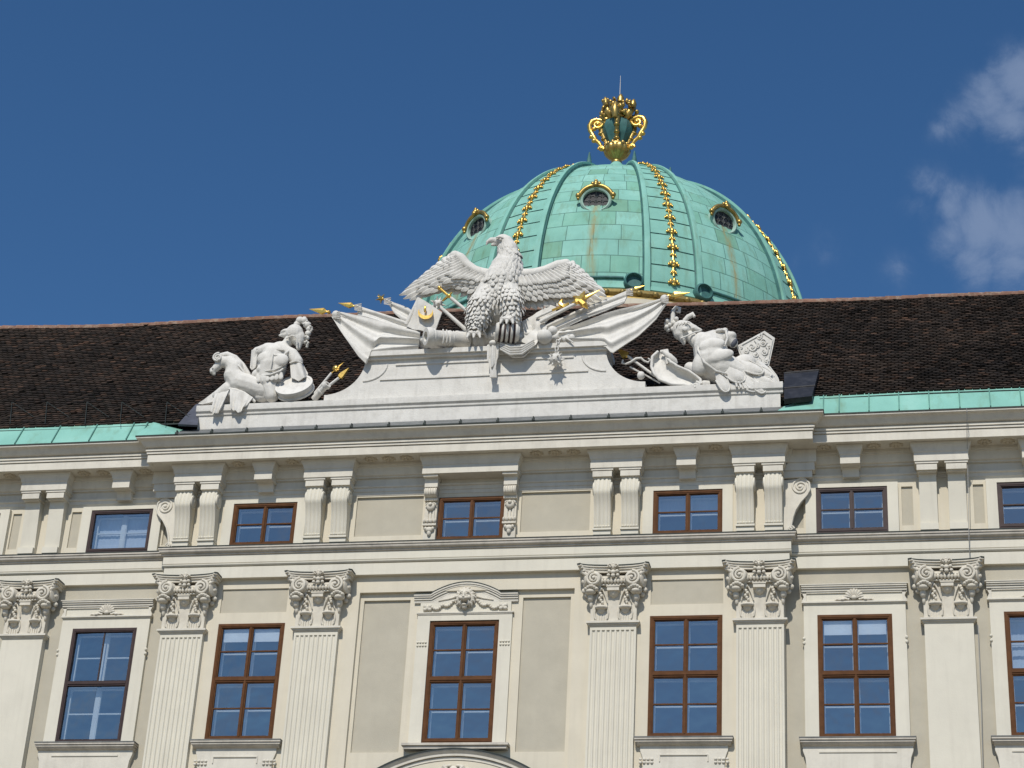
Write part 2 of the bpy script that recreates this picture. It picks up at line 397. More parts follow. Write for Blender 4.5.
ch = [(-WH, WH, ZB - .06, ZT)]
for s in (-1, 1):
    a, b = sorted((s * 1.27, s * 2.33)); ch.append((a, b, 12.0, 15.46, .05)); pan.append((a, b, 12.0, 15.46, .14))
wall(ress, -2.42, 2.42, Z0, 15.62, .09, ch)
# mezzanine of the centre
holes = [(s * 4.86 - UH, s * 4.86 + UH, UB - .2, UT) for s in (-1, 1)] + [(-UH, UH, UB - .2, UT)]
for s in (-1, 1):
    a, b = sorted((s * 1.13, s * 2.69)); holes.append((a, b, 16.97, 17.93, .05)); pan.append((a, b, 16.97, 17.93, .05))
wall(ress, -XE, XE, 16.5, 18.75, 0, holes)
for s in (-1, 1): ress.add([(s * XE, 0, Z0), (s * XE, RS + .1, Z0), (s * XE, RS + .1, 18.75), (s * XE, 0, 18.75)], [(0, 1, 2, 3)])
# wings
YW = .2
for s in (-1, 1):
    xs = (8.40, 12.23, 16.05)
    hs = []
    for x in xs: hs.append((s * x - WH, s * x + WH, ZB, ZT))
    wall(wing_grey[s], *sorted((s * XE, s * XL)), Z0, 16.02, YW, hs)
    hs = []
    for x in xs: hs.append((s * x - UH, s * x + UH, UB - .2, UT))
    for a, b in ((7.02, 7.36), (9.46, 9.70), (10.97, 11.19), (13.27, 13.5)):
        a, b = sorted((s * a, s * b)); hs.append((a, b, 16.97, 17.88, .04)); pan.append((a, b, 16.97, 17.88, YW + .04))
    wall(ress, *sorted((s * XE, s * XL)), 16.5, 18.75, YW, hs)
obj('wall', ress, M_CREAM, palace)
for q in pan:
    m = MB(); m.box(q[0], q[1], q[4], q[4] + .03, q[2], q[3]); obj('grey_panel', m, M_GREY, palace)
for s in (-1, 1): obj('wall', wing_grey[s], M_GREY, palace)
# back and sides of the block, so it stands as a building
bk = MB()
bk.add([(-XL, 12.7, Z0), (XL, 12.7, Z0), (XL, 12.7, 19.6), (-XL, 12.7, 19.6), (-XL, YW, Z0), (XL, YW, Z0), (XL, YW, 19.2), (-XL, YW, 19.2), (-XL, 6, 25.6), (XL, 6, 25.6)],
       [(0, 1, 2, 3), (1, 5, 6, 9, 2), (0, 4, 7, 8, 3)])
obj('rear_wall', bk, M_CREAM, palace)

# string course: architrave of the order and the ledge under the mezzanine
prof = [(0, 16.0), (.12, 16.0), (.12, 16.265), (.10, 16.266), (.10, 16.28), (.135, 16.285), (.16, 16.31), (.165, 16.34), (.135, 16.341), (.135, 16.355), (.16, 16.356), (.16, 16.535), (.14, 16.536), (.14, 16.55)]
obj('architrave', sweep(prof), M_TRIM, palace)
led = [(.16, 16.54), (.19, 16.55), (.19, 16.58), (.205, 16.585), (.235, 16.60), (.25, 16.625), (.255, 16.65), (.25, 16.67), (.275, 16.675), (.275, 16.715), (0, 16.79)]
obj('ledge', sweep(led), M_LEDGE, palace, 40)
drip = [(.27, 16.718), (.285, 16.716), (.285, 16.735), (.1, 16.78)]
obj('drip_edge', sweep(drip), M_EDGE, palace)
# upper mouldings under the soffit
fr = [(0, 17.965), (.012, 17.965), (.012, 18.05), (.03, 18.055), (.03, 18.14), (.055, 18.15), (.065, 18.17), (.065, 18.19), (.027, 18.20), (.027, 18.36), (.09, 18.37), (.09, 18.40), (.12, 18.41),
      (.135, 18.43), (.155, 18.475), (.17, 18.53), (.18, 18.59), (.20, 18.60), (.20, 18.63), (.21, 18.64), (.21, 18.71)]
obj('frieze_moulding', sweep(fr), M_CREAM2, palace, 40)
cor = [(.0, 18.705), (.60, 18.705), (.61, 18.69), (.68, 18.69), (.68, 18.87), (.66, 18.871), (.66, 18.89), (.705, 18.891), (.705, 18.937), (.685, 18.938), (.685, 18.95), (.73, 18.951), (.73, 18.992), (.70, 18.993), (.70, 19.02)]
for i in range(13):
    t = i / 12; cor.append((.705 + .205 * t, 19.025 + .16 * (t + .16 * sin(2 * PI * t) * -1)))
cor += [(.915, 19.19), (.93, 19.20), (.93, 19.235)]
obj('cornice', sweep(cor), M_CREAM2, palace, 40)
lip = [(.92, 19.236), (.945, 19.232), (.945, 19.262), (.5, 19.45)]
obj('drip_edge', sweep(lip), M_EDGE, palace)

# rosettes on the soffit
def rosette():
    m = MB()
    for k in range(8):
        a = 2 * PI * k / 8; m.ell((cos(a) * .085, sin(a) * .075, -.01), (.05, .045, .032), None, 8, 5)
        m.ell((cos(a + .39) * .135, sin(a + .39) * .12, 0), (.03, .028, .02), None, 8, 5)
    m.ell((0, 0, -.02), .045, None, 8, 5)
    return m.mesh('rosette')
rm_ = rosette()
rx = []
for s in (-1, 1):
    for c, n in ((1.92, 3), (4.2, 1), (5.5, 1)):
        for k in range(n): rx.append((s * (c + (k - (n - 1) / 2) * .42), 0))
    for c, n in ((7.85, 1), (9.15, 2), (11.5, 2)):
        for k in range(n): rx.append((s * (c + (k - (n - 1) / 2) * .48), RS))
for x, r in rx:
    o = link('rosette', rm_, M_SOFFIT, palace, 60); o.location = (x, r - .40, 18.70)

# block + console pairs under the cornice
def block_prof(top=18.70, y0=-.02):
    return [(y0, top), (-.50, top), (-.50, top - .03), (-.49, top - .06)] + [(-.49 + .06 * i / 6 + .01 * sin(PI * i / 6), top - .06 - .20 * i / 6) for i in range(7)] + [(-.41, 18.43), (-.41, 18.36), (-.42, 18.355), (-.42, 18.22), (y0, 18.22)]
def console_body(m, xc, hw, fluted=True):
    def pr(z):
        t = (18.07 - z) / (18.07 - 16.90)
        if not fluted: return .21 - .10 * t
        if t < .30: return .30 + .065 * sin(PI * min(1, t / .30) * .5)
        u = (t - .30) / .70
        return .135 + (.365 - .135) * (1 - u) ** 1.0 * (1 - .25 * sin(PI * u)) + .03 * u
    nz, nx = 26, 31; rows = []
    for i in range(nz + 1):
        z = 18.07 - (18.07 - 16.92) * i / nz; row = []
        for j in range(nx):
            q = j / (nx - 1); x = xc - hw + 2 * hw * q
            d = .032 * abs(cos(q * PI * 4)) ** .7 if fluted else 0
            if fluted and (q < .05 or q > .95): d = .012
            row.append((x, -(pr(z) + d), z))
        rows.append([(row[0][0], 0, z)] + row + [(row[-1][0], 0, z)])
    m.grid(rows)
    if fluted:
        for s in (-1, 1):
            m.lathe((xc + s * (hw + .012), -.20, 17.85), [(.0, -.03), (.165, -.03), (.165, .012), (.13, .025), (.11, .012), (.06, .03), (.0, .035)], 20, (s, 0, 0))
        m.box(xc - hw - .02, xc + hw + .02, -.235, 0, 16.88, 16.925)
        for k in range(6): m.ell((xc - hw + .03 + k * (2 * hw - .06) / 5, -.2, 16.955), (.03, .05, .035), None, 8, 6)
    m.box(xc - hw - .005, xc + hw + .005, -.2, 0, 16.78, 16.88 if fluted else 16.93)
def flare(m, hw, k=1.0, dz=.065):
    rows = []
    for d, y, z in ((0, .42, 18.22), (0, .42, 18.355), (-.005, .41, 18.358), (-.005, .41, 18.43), (.012, .43, 18.455), (.012, .435, 18.47), (.018, .44, 18.50), (.035, .46, 18.56), (.06, .485, 18.61), (.07, .495, 18.66), (.07, .50, 18.70)):
        z = z + dz * (18.70 - z) / .34 if z > 18.36 else z + dz
        rows.append([(-hw - d * k, .0, z), (-hw - d * k, -y, z), (hw + d * k, -y, z), (hw + d * k, .0, z)])
    m.grid(rows); m.add([rows[0][0], rows[0][1], rows[0][2], rows[0][3]], [(0, 1, 2, 3)])
def console_pair(x, r, fluted=True, name='console'):
    e = empty('console_pair', palace, (x, r, 0))
    m = MB(); flare(m, .575)
    for s in (-1, 1):
        m.box(s * .31 - .245, s * .31 + .245, -.40, 0, 18.235, 18.288); m.box(s * .31 - .225, s * .31 + .225, -.35, 0, 18.22, 18.236); m.box(s * .31 - .215, s * .31 + .215, -.385, 0, 18.09, 18.221); m.box(s * .31 - .19, s * .31 + .19, -.33, 0, 18.065, 18.091)
    obj('block', m, M_CREAM2, e)
    for s in (-1, 1):
        m = MB(); console_body(m, s * .305, .185, fluted); obj(name, m, M_TRIM, e, 50)
    return e
cp = console_pair(-3.31, 0)
for x in (-6.44, 3.31, 6.44): dup(cp, palace, (x + 3.31, 0, 0))
cw = console_pair(-10.33, YW, False)
for x in (10.33, 14.15, -14.15): dup(cw, palace, (x + 10.33, 0, 0))
# single corbels over the windows
m = MB()
bp = [(-.02, 18.70), (-.50, 18.70), (-.50, 18.66)] + [(-.49 + .06 * i / 6, 18.64 - .19 * i / 6) for i in range(7)] + [(-.41, 18.44), (-.41, 18.36), (-.42, 18.355), (-.42, 18.25), (-.02, 18.25)]
flare(m, .212)
m.poly_x([(-.02, 18.29), (-.20, 18.29), (-.20, 18.26), (-.17, 18.25), (-.155, 18.21), (-.145, 18.17), (-.14, 18.13), (-.14, 18.085), (-.02, 18.085)], -.18, .18)
corb = obj('corbel', m, M_CREAM2, palace); corb.location = (-4.86, 0, 0)
for x, y in ((4.86, 0), (-8.4, YW), (8.4, YW), (12.23, YW), (-12.23, YW)):
    o = dup(corb, palace); o.location = (x, y, 0)
# hood block and two thin ornamented consoles at the middle mezzanine window
e = empty('window_canopy', palace)
m = MB(); flare(m, 1.10)
for s in (-1, 1):
    m.box(s * .91 - .17, s * .91 + .17, -.38, 0, 18.23, 18.288); m.box(s * .91 - .15, s * .91 + .15, -.27, 0, 18.02, 18.232)
obj('block', m, M_CREAM2, e)
for s in (-1, 1):
    m = MB(); x = s * .91
    m.box(x - .14, x + .14, -.12, 0, 16.79, 18.02)
    m.lathe((x - .14, -.2, 17.90), [(.0, 0), (.115, 0), (.115, .28), (.0, .28)], 16, (1, 0, 0))
    for k in range(5): m.ell((x - .11 + k * .055, -.30, 17.9), (.02, .03, .09), None, 6, 6)
    m.box(x - .15, x + .15, -.2, 0, 17.72, 17.78)
    m.ell((x, -.16, 17.58), (.10, .06, .10)); m.ell((x, -.2, 17.62), (.05, .06, .05))
    for d in (-1, 1): m.tube([(p[0], p[1], p[2]) for p in spiral((x + d * .06, 17.62), .055, 1.2, d, 0, -.17, 14)], .018, 6)
    for k in range(3): m.box(x - .09 + k * .07, x - .05 + k * .07, -.145, 0, 17.22, 17.5)
    for k in range(4): m.ell((x - .12 + k * .08, -.17, 17.22), (.035, .06, .06), None, 8, 6)
    m.box(x - .155, x + .155, -.19, 0, 17.12, 17.17)
    m.ell((x, -.14, 17.03), (.10, .06, .07)); m.ell((x, -.14, 16.95), (.05, .05, .08))
    for d in (-1, 1): m.ell((x + d * .08, -.15, 17.05), (.04, .05, .05), None, 8, 6)
    obj('console', m, M_ORN, e, 50)
# S shaped side scrolls at both ends of the projecting centre
def side_scroll(s):
    outl = []
    ctr = [(.14, 16.88), (.16, 17.0), (.19, 17.15), (.25, 17.32), (.36, 17.50), (.50, 17.66), (.57, 17.80), (.55, 17.95), (.46, 18.04), (.33, 18.05), (.0, 18.03), (.0, 16.80), (.14, 16.80)]
    outl = [(s * (XE + a), z) for a, z in ctr]
    m = MB(); m.poly_y(outl, .0, YW + .01)
    rim = [(s * (XE + a), -.005, z) for a, z in ctr[:10]]
    m.tube(rim, .025, 6)
    m.tube(spiral((s * (XE + .36), 17.86), .18, 2.0, s, PI / 2, -.005, 40), .026, 6)
    m.ell((s * (XE + .36), -.01, 17.86), (.045, .04, .045))
    m.tube(spiral((s * (XE + .15), 16.88), .07, 1.3, s, 0, -.005, 20), .02, 6)
    obj('side_scroll', m, M_CREAM2, palace, 40)
    m = MB(); m.box(*sorted((s * XE, s * (XE + .62))), -.06 + .0, YW + .02, 18.06, 18.22); m.box(*sorted((s * XE, s * (XE + .68))), -.09, YW + .02, 18.22, 18.40)
    m.box(*sorted((s * XE, s * (XE + .72))), -.12, YW + .02, 18.40, 18.7); obj('block', m, M_CREAM2, palace)
for s in (-1, 1): side_scroll(s)

# ------------------------------------------------------------------ pilasters with capitals
def capital_mesh():
    m = MB()
    # bell
    rows = []
    for hw, y, z in ((.50, -.13, 14.78), (.50, -.13, 15.15), (.51, -.15, 15.4), (.54, -.19, 15.62), (.56, -.22, 15.80)):
        rows.append([(-hw, .12, z), (-hw, y, z), (hw, y, z), (hw, .12, z)])
    m.grid(rows)
    # abacus: concave front, projecting corners
    def aba(ext, z0, z1, d):
        pts = [(-ext, .12)] + [(-ext - .0, -.10), (-ext, -.40 + d), (-ext + .07, -.43 + d)] + [(-(ext - .07) * cos(PI * i / 10), -.43 + d + .14 * sin(PI * i / 10)) for i in range(1, 10)] + [(ext - .07, -.43 + d), (ext, -.40 + d), (ext, .12)]
        m.prism([(x, y, z0) for x, y in pts], [(x, y, z1) for x, y in pts])
    aba(.77, 15.975, 16.01, 0); aba(.74, 15.93, 15.976, .03); aba(.70, 15.87, 15.931, .06)
    # volutes
    for s in (-1, 1):
        c = (s * .415, 15.70)
        m.lathe((c[0], -.28, c[1]), [(.0, -.09), (.17, -.09), (.17, .06), (.15, .075), (.0, .06)], 22, (s * .35, -1, 0))
        m.tube([(q[0], -.355 - .035 * (1 - math.hypot(q[0] - c[0], q[2] - c[1]) / .18) - abs(q[0] - c[0] ) * 0, q[2]) for q in spiral(c, .165, 2.1, -s, PI * .5, 0, 44)], [.034 - .014 * i / 44 for i in range(45)], 7)
        m.ell((c[0], -.40, c[1]), (.04, .04, .04))
        # channel up to the abacus and side volute
        m.tube([(s * .58, -.30, 15.80), (s * .66, -.30, 15.86), (s * .72, -.26, 15.88)], [.05, .045, .03], 8)
        m.lathe((s * .60, -.18, 15.70), [(.0, -.06), (.16, -.06), (.16, .05), (.1, .07), (.0, .06)], 18, (s, -.25, 0))
        for k in range(5): m.ell((s * (.60 + .06 * (k % 2)), -.12 + .04 * k - .1, 15.78 - .09 * k), (.06, .05, .06), None, 8, 6)
        # leaf curling out under the volute
        for k in range(6):
            a = k / 5; m.ell((s * (.36 + .22 * a), -.30 - .03 * sin(PI * a), 15.47 + .05 * sin(PI * a)), (.05, .08, .045), None, 8, 6)
        m.ell((s * .50, -.25, 15.43), (.13, .12, .07)); m.ell((s * .50, -.18, 15.32), (.07, .08, .10)); m.ell((s * .49, -.14, 15.2), (.04, .05, .1))
        # hanging husks and cup
        x = s * .26
        for k in range(9):
            m.ell((x + .03 * sin(k * 2.1) + s * .05 * (1 - k / 8), -.215 + .005 * k, 15.55 - .05 * k), (.045 - .002 * k, .04, .04), None, 8, 6)
        for d in (-1, 1):
            m.tube([(x + d * .02, -.2, 15.5), (x + d * .09, -.19, 15.35), (x + d * .13, -.165, 15.2)], [.016, .02, .014], 6)
            m.tube([(x + d * .12, -.15, 15.12), (x + d * .15, -.15, 14.98), (x + d * .14, -.145, 14.86), (x + d * .10, -.145, 14.83)], [.02, .02, .018, .01], 6)
        m.ell((x, -.18, 15.09), (.135, .11, .05)); m.lathe((x, -.12, 15.06), [(.10, .0), (.08, -.05), (.05, -.08), (.02, -.1)], 16)
        for k in range(7): m.ell((x - .12 + .04 * k, -.235 + .03 * abs(k - 3) * .6, 15.1), (.02, .04, .04), None, 6, 5)
        for k in range(5): m.box(x - .11 + k * .055 - .012, x - .11 + k * .055 + .012, -.15, -.1, 14.80, 14.92)
    # band of eggs, middle cup and crest
    for k in range(8): m.ell((-.25 + k * .0715, -.27, 15.66), (.04, .05, .06), None, 8, 6)
    m.tube([(-.3, -.25, 15.73), (.3, -.25, 15.73)], .035, 8); m.tube([(-.3, -.24, 15.585), (.3, -.24, 15.585)], .022, 8)
    m.box(-.13, .13, -.30, 0, 15.44, 15.53); m.lathe((0, -.15, 15.45), [(.12, 0), (.11, -.05), (.08, -.10), (.03, -.13), (.0, -.14)], 16)
    m.box(-.145, .145, -.315, 0, 15.52, 15.545)
    for a, z, r in ((0, 15.95, .07), (-.07, 15.98, .05), (.07, 15.98, .05), (0, 15.84, .06), (-.08, 15.86, .045), (.08, 15.86, .045), (0, 15.76, .05), (0, 16.02, .045), (-.1, 15.77, .04), (.1, 15.77, .04)):
        m.ell((a, -.34, z), (r, r, r * .9), None, 9, 7)
    m.tube(spiral((.06, 15.96), .05, 1.1, 1, 0, -.41, 14), .015, 6); m.tube(spiral((-.06, 15.96), .05, 1.1, -1, 0, -.41, 14), .015, 6)
    return m.mesh('capital')
def cover_mesh():
    m = MB(); ext, d = .785, -.012
    pts = [(-ext, .12), (-ext, -.40 + d), (-ext + .07, -.43 + d)] + [(-(ext - .07) * cos(PI * i / 10), -.43 + d + .14 * sin(PI * i / 10)) for i in range(1, 10)] + [(ext - .07, -.43 + d), (ext, -.40 + d), (ext, .12)]
    m.prism([(x, y, 16.008) for x, y in pts], [(x, y, 16.028) for x, y in pts]); return m.mesh('lead_cover')
COVM = cover_mesh()
CAPM = capital_mesh()
def shaft_mesh(fluted):
    m = MB()
    if not fluted: m.box(-.5, .5, -.12, .25, Z0, 14.69); return m.mesh('shaft')
    n = 9; pts = [(-.5, .1), (-.5, -.12)]
    pitch = .94 / n
    for k in range(n):
        c = -.47 + pitch * (k + .5); hw = pitch * .34
        for i in range(9):
            a = PI * i / 8; pts.append((c - hw * cos(a), -.12 + .030 * sin(a)))
    pts += [(.5, -.12), (.5, .1)]
    m.prism([(x, y, Z0) for x, y in pts], [(x, y, 14.60) for x, y in pts])
    m.box(-.5, .5, -.12, .1, 14.60, 14.69)
    return m.mesh('shaft')
SH_F, SH_P = shaft_mesh(True), shaft_mesh(False)
nm = MB()
for hw, y, z0, z1 in ((.52, -.14, 14.688, 14.715), (.545, -.165, 14.713, 14.745), (.575, -.195, 14.743, 14.785)): nm.box(-hw, hw, y, .1, z0, z1)
NECK = nm.mesh('necking')
for x, y, fl in ((-6.44, 0, 1), (-3.31, 0, 1), (3.31, 0, 1), (6.44, 0, 1), (-10.33, .15, 0), (10.33, .15, 0), (14.15, .15, 0), (-14.15, .15, 0)):
    e = empty('pilaster', palace, (x, y, 0))
    link('shaft', SH_F if fl else SH_P, M_TRIM, e); link('necking', NECK, M_CREAM2, e); link('capital', CAPM, M_ORN, e, 50); link('lead_cover', COVM, M_EDGE, e)

# ------------------------------------------------------------------ windows
def bar_frame(m, x0, x1, z0, z1, w, y0, y1):
    m.box(x0, x0 + w, y0, y1, z0, z1); m.box(x1 - w, x1, y0, y1, z0, z1)
    m.box(x0 + w, x1 - w, y0 + .001, y1 - .001, z1 - w, z1); m.box(x0 + w, x1 - w, y0 + .001, y1 - .001, z0, z0 + w)
def window(x, y, zb, zt, hw, tall, dark=False, blind=0.0, curtain=None, no_outer=False, label=None):
    e = empty('window', palace, (x, y, 0))
    if label: e['label'] = label
    wood = M_DWOOD_SHADE if dark else M_WOOD
    m = MB(); fw = .085
    bar_frame(m, -hw, hw, zb, zt, fw, -.012, .12)
    bar_frame(m, -hw + .03, hw - .03, zb + .03, zt - .03, .03, -.022, .0)
    zs = [(zb + fw, zt - fw)]
    if tall:
        zm = zb + (zt - zb) * .515; zs = [(zb + fw, zm - .055), (zm + .055, zt - fw)]
        m.box(-hw + fw, hw - fw, -.005, .11, zm - .055, zm + .055); m.box(-hw + fw, hw - fw, -.022, 0, zm - .02, zm + .035)
    if not no_outer: m.box(-.026, .026, -.008, .10, zb + fw, zt - fw); m.box(-.014, .014, -.02, .0, zb + fw, zt - fw)
    elif tall: m.box(-.015, .015, .02, .06, zm, zt - fw)
    obj('frame', m, wood, e)
    sash, pane, inner = MB(), MB(), MB()
    for z0, z1 in zs:
        for s in (-1, 1):
            a, b = sorted((s * .026, s * (hw - fw)))
            zc = z0 + (z1 - z0) * .52
            if not no_outer:
                bar_frame(sash, a, b, z0, z1, .024, .012, .07)
                sash.box(a + .024, b - .024, .015, .06, zc - .014, zc + .014)
            jit = random.uniform(-.006, .006); jz = random.uniform(-.006, .006)
            for za, zb_ in ((z0 + .02, zc), (zc, z1 - .02)):
                j2 = random.uniform(-.004, .004)
                pa, pb = a + .02, b - .02
                if no_outer: pa, pb = (0.0, pb + .02) if s > 0 else (pa - .02, 0.0)
                pane.add([(pa, .04 - jit, za), (pb, .04 + jit, za), (pb, .04 + jit + jz + j2, zb_), (pa, .04 - jit + jz + j2, zb_)], [(0, 1, 2, 3)])
            bar_frame(inner, a + .01, b - .01, z0 + .01, z1 - .02, .032, .20, .25)
            inner.box(a + .042, b - .042, .205, .245, zc - .015, zc + .015)
    if not no_outer: obj('sash', sash, wood, e)
    obj('pane', pane, M_GLASS, e)
    inner.box(-.05, .05, .19, .26, zb + .06, zt - .06)
    if tall: inner.box(-hw + .05, hw - .05, .19, .26, zm - .05, zm + .05)
    inner.box(-hw - .01, -hw + .05, .12, .3, zb, zt); inner.box(hw - .05, hw + .01, .12, .3, zb, zt); inner.box(-hw, hw, .12, .3, zt - .04, zt + .01)
    obj('inner_sash', inner, M_WHITE, e)
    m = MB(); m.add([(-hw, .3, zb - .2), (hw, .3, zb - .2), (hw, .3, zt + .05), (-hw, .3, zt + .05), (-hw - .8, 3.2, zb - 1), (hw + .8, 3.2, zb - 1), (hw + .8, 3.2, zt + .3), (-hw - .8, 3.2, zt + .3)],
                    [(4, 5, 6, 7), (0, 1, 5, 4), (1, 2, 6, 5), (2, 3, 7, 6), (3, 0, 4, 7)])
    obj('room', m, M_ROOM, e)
    if blind:
        m = MB(); m.box(-hw + .13, -.07, .085, .095, zt - .12 - blind, zt - .10); m.box(.07, hw - .13, .085, .095, zt - .12 - blind, zt - .10); obj('blind', m, M_BLIND, e)
    if curtain:
        c0, c1, top, bot = curtain
        rows = []
        for i in range(6):
            z = top + (bot - top) * i / 5
            rows.append([(c0 + (c1 - c0) * j / 120, .285 + .0035 * sin(j * .75) + .002 * sin(j * .31), z) for j in range(121)])
        m = MB(); m.grid(rows); obj('curtain', m, M_CURT, e, 180)
    return e
def sill(e, z, hw, proj, h, apr_hw, panel=True):
    """projecting sill with bracketed apron below"""
    m = MB()
    m.box(-hw + .01, hw - .01, -proj + .01, .1, z - .06, z - .02); m.box(-hw + .025, hw - .025, -proj + .035, .1, z - .105, z - .061)
    m.poly_x([(.1, z - .106), (-proj + .05, z - .106), (-proj + .06, z - .125), (-proj + .09, z - .15), (-.05, z - .17), (.1, z - .17)], -hw + .05, hw - .05)
    d = MB(); d.box(-hw, hw, -proj, .1, z - .02, z); obj('sill_cover', d, M_LEAD, e)
    obj('sill', m, M_LEDGE, e)
    m = MB(); m.poly_y([(-apr_hw - .03, z - .17), (-apr_hw - .03, z - .26), (-apr_hw + .02, z - .4), (-apr_hw + .04, z - .6), (-apr_hw - .02, z - .9), (apr_hw + .02, z - .9), (apr_hw - .04, z - .6), (apr_hw - .02, z - .4), (apr_hw + .03, z - .26), (apr_hw + .03, z - .17)], -.05, .1)
    if panel == 1:
        m.box(-.5, .5, -.075, 0, z - .37, z - .345)
        for s in (-1, 1):
            for k in range(4):
                for q in range(2): m.ell((s * .78 - .12 + .08 * k, -.06, z - .45 - .07 * q), (.035, .03, .03), None, 8, 6)
            m.box(s * .5 - .012, s * .5 + .012, -.07, 0, z - .5, z - .36)
    else: m.box(-.78, .78, -.07, 0, z - .30, z - .265)
    obj('apron', m, M_CREAM2, e)
# lower storey of the centre
w2 = window(-4.86, .0, ZB, ZT, WH, True, blind=.28); sill(w2, 12.235, 1.03, .2, .2, .88, 1)
w4 = window(4.86, .0, ZB, ZT, WH, True); sill(w4, 12.235, 1.03, .2, .2, .88, 1)
w3 = window(0, .075, ZB - .06, ZT, WH, True)
w1 = window(-8.40, .125, ZB, ZT, WH, True, dark=True, no_outer=True, label='window with dark frame and white inner casements'); w5 = window(8.40, .125, ZB, ZT, WH, True, blind=.30)
w6 = window(12.23, .125, ZB, ZT, WH, True, curtain=(-.66, .66, 14.85, 13.65)); w0 = window(-12.23, .125, ZB, ZT, WH, True)
# mezzanine
MEZZ = [(window(-4.86, 0, UB - .06, UT, UH, False), -4.86), (window(4.86, 0, UB - .06, UT, UH, False, curtain=(-.66, .66, 17.8, 17.45)), 4.86)]
window(0, 0, UB - .06, UT, UH, False)
MEZZ += [(window(-8.40, .12, UB - .06, UT, UH, False, dark=True, no_outer=True, curtain=(-.66, .66, 17.8, 16.8), label='mezzanine window with white casements and sheer curtains'), -8.4),
         (window(8.40, .12, UB - .06, UT, UH, False, dark=True), 8.4), (window(12.23, .12, UB - .06, UT, UH, False, dark=True), 12.23), (window(-12.23, .12, UB - .06, UT, UH, False), -12.23)]
# flat plaster surrounds of mezzanine windows
def surround(m, x, hw, ow, z0, z1, zt, y0, y1):
    m.box(x - ow, x - hw, y0, y1, z0, zt); m.box(x + hw, x + ow, y0, y1, z0, zt); m.box(x - hw, x + hw, y0 + .001, y1 - .001, z1, zt)
for e_, x in MEZZ:
    m = MB(); ctr = abs(x) < 6; y0 = 0 if ctr else YW - .12
    surround(m, 0, UH, .99, 16.79, UT, 17.953, -.03 if ctr else -.03, .01 if ctr else .09); obj('surround', m, M_TRIM, e_)

# wing windows: surround, frieze with shell, hood
def wing_dressing(e, shell=True):
    m = MB(); surround(m, 0, WH, 1.06, ZB - .05, ZT, 15.2, -.005, .09); m.box(-1.0, 1.0, .0, .09, 15.2, 15.46)
    for s in (-1, 1):
        for q in range(2): m.ell((s * 1.06, .0, 14.42 - .1 * q), (.035, .04, .04), None, 8, 6)
    obj('surround', m, M_TRIM, e)
    m = MB()
    m.box(-1.07, 1.07, -.03, .08, 15.175, 15.20); m.box(-1.10, 1.10, -.055, .08, 15.199, 15.23)
    m.poly_x([(.08, 15.42), (-.03, 15.42), (-.03, 15.455), (-.05, 15.456), (-.05, 15.495), (-.035, 15.496), (-.035, 15.505), (-.075, 15.506), (-.075, 15.545), (-.10, 15.546), (-.10, 15.582), (.08, 15.60)], -1.10, 1.10)
    m.box(-1.13, 1.13, -.115, .08, 15.582, 15.60)
    for s in (-1, 1): m.poly_y([(s * 1.0, 15.2), (s * 1.07, 15.2), (s * 1.09, 15.26), (s * 1.05, 15.34), (s * 1.09, 15.44), (s * 1.0, 15.44)], -.03, .08)
    obj('hood', m, M_CREAM2, e)
    if shell:
        m = MB()
        for k in range(9):
            a = PI * (k + .5) / 9
            m.tube([(cos(a) * .05, -.03, 15.30 + sin(a) * .03), (cos(a) * .13, -.06, 15.30 + sin(a) * .12), (cos(a) * .19, -.04, 15.30 + sin(a) * .19)], [.012, .028, .035], 6)
        m.ell((0, -.05, 15.30), (.06, .05, .05))
        for s in (-1, 1):
            m.tube([(s * .1, -.03, 15.27), (s * .2, -.04, 15.29), (s * .28, -.04, 15.26), (s * .36, -.03, 15.28), (s * .40, -.03, 15.25)], [.03, .035, .03, .03, .015], 6)
            m.ell((s * .24, -.05, 15.26), (.05, .04, .03), None, 8, 6)
        obj('shell_ornament', m, M_ORN, e, 60)
for e_, sh in ((w1, 1), (w5, 1), (w6, 1), (w0, 1)):
    wing_dressing(e_, sh); sill(e_, 12.245, 1.18, .19, .2, 1.08, 2)
# middle window: surround, lion frieze under an arched hood
m = MB(); surround(m, 0, WH, 1.06, ZB - .1, ZT, 15.12, -.045, .03); m.box(-1.02, 1.02, -.03, .03, 15.1, 15.5)
for s in (-1, 1):
    for k in range(4):
        for q in range(2): m.ell((s * .925 - .09 + .06 * k, -.05, 14.44 - .075 * q), (.026, .025, .024), None, 8, 6)
obj('surround', m, M_TRIM, w3)
path = [(-1.17, 15.46), (-.80, 15.46)] + [(.8 * -cos(PI * i / 16) if 0 < i < 16 else (-.8 if i == 0 else .8), 15.46 + .255 * sin(PI * i / 16)) for i in range(1, 16)] + [(.80, 15.46), (1.17, 15.46)]
path = [(-1.17, 15.46), (-.78, 15.46)] + [(-.78 + 1.56 * i / 16, 15.46 + .26 * sin(PI * i / 16) ** .9) for i in range(1, 16)] + [(.78, 15.46), (1.17, 15.46)]
def sweep_path(m, path, prof, ybase):
    """profile of (height over the path, projection) along a line in the wall plane"""
    rows = []
    for n_, p_ in prof:
        row = []
        for i, (x, z) in enumerate(path):
            a, b = path[max(i - 1, 0)], path[min(i + 1, len(path) - 1)]
            t = Vector((b[0] - a[0], b[1] - a[1])).normalized(); row.append((x - t.y * n_, ybase - p_, z + t.x * n_))
        rows.append(row)
    m.grid(rows)
    for k in (0, -1):
        o = len(m.v); m.v += [r[k] for r in rows] + [(rows[0][k][0], ybase, rows[0][k][2]), (rows[-1][k][0], ybase, rows[-1][k][2])]
        m.f.append(tuple(range(o, o + len(rows))))
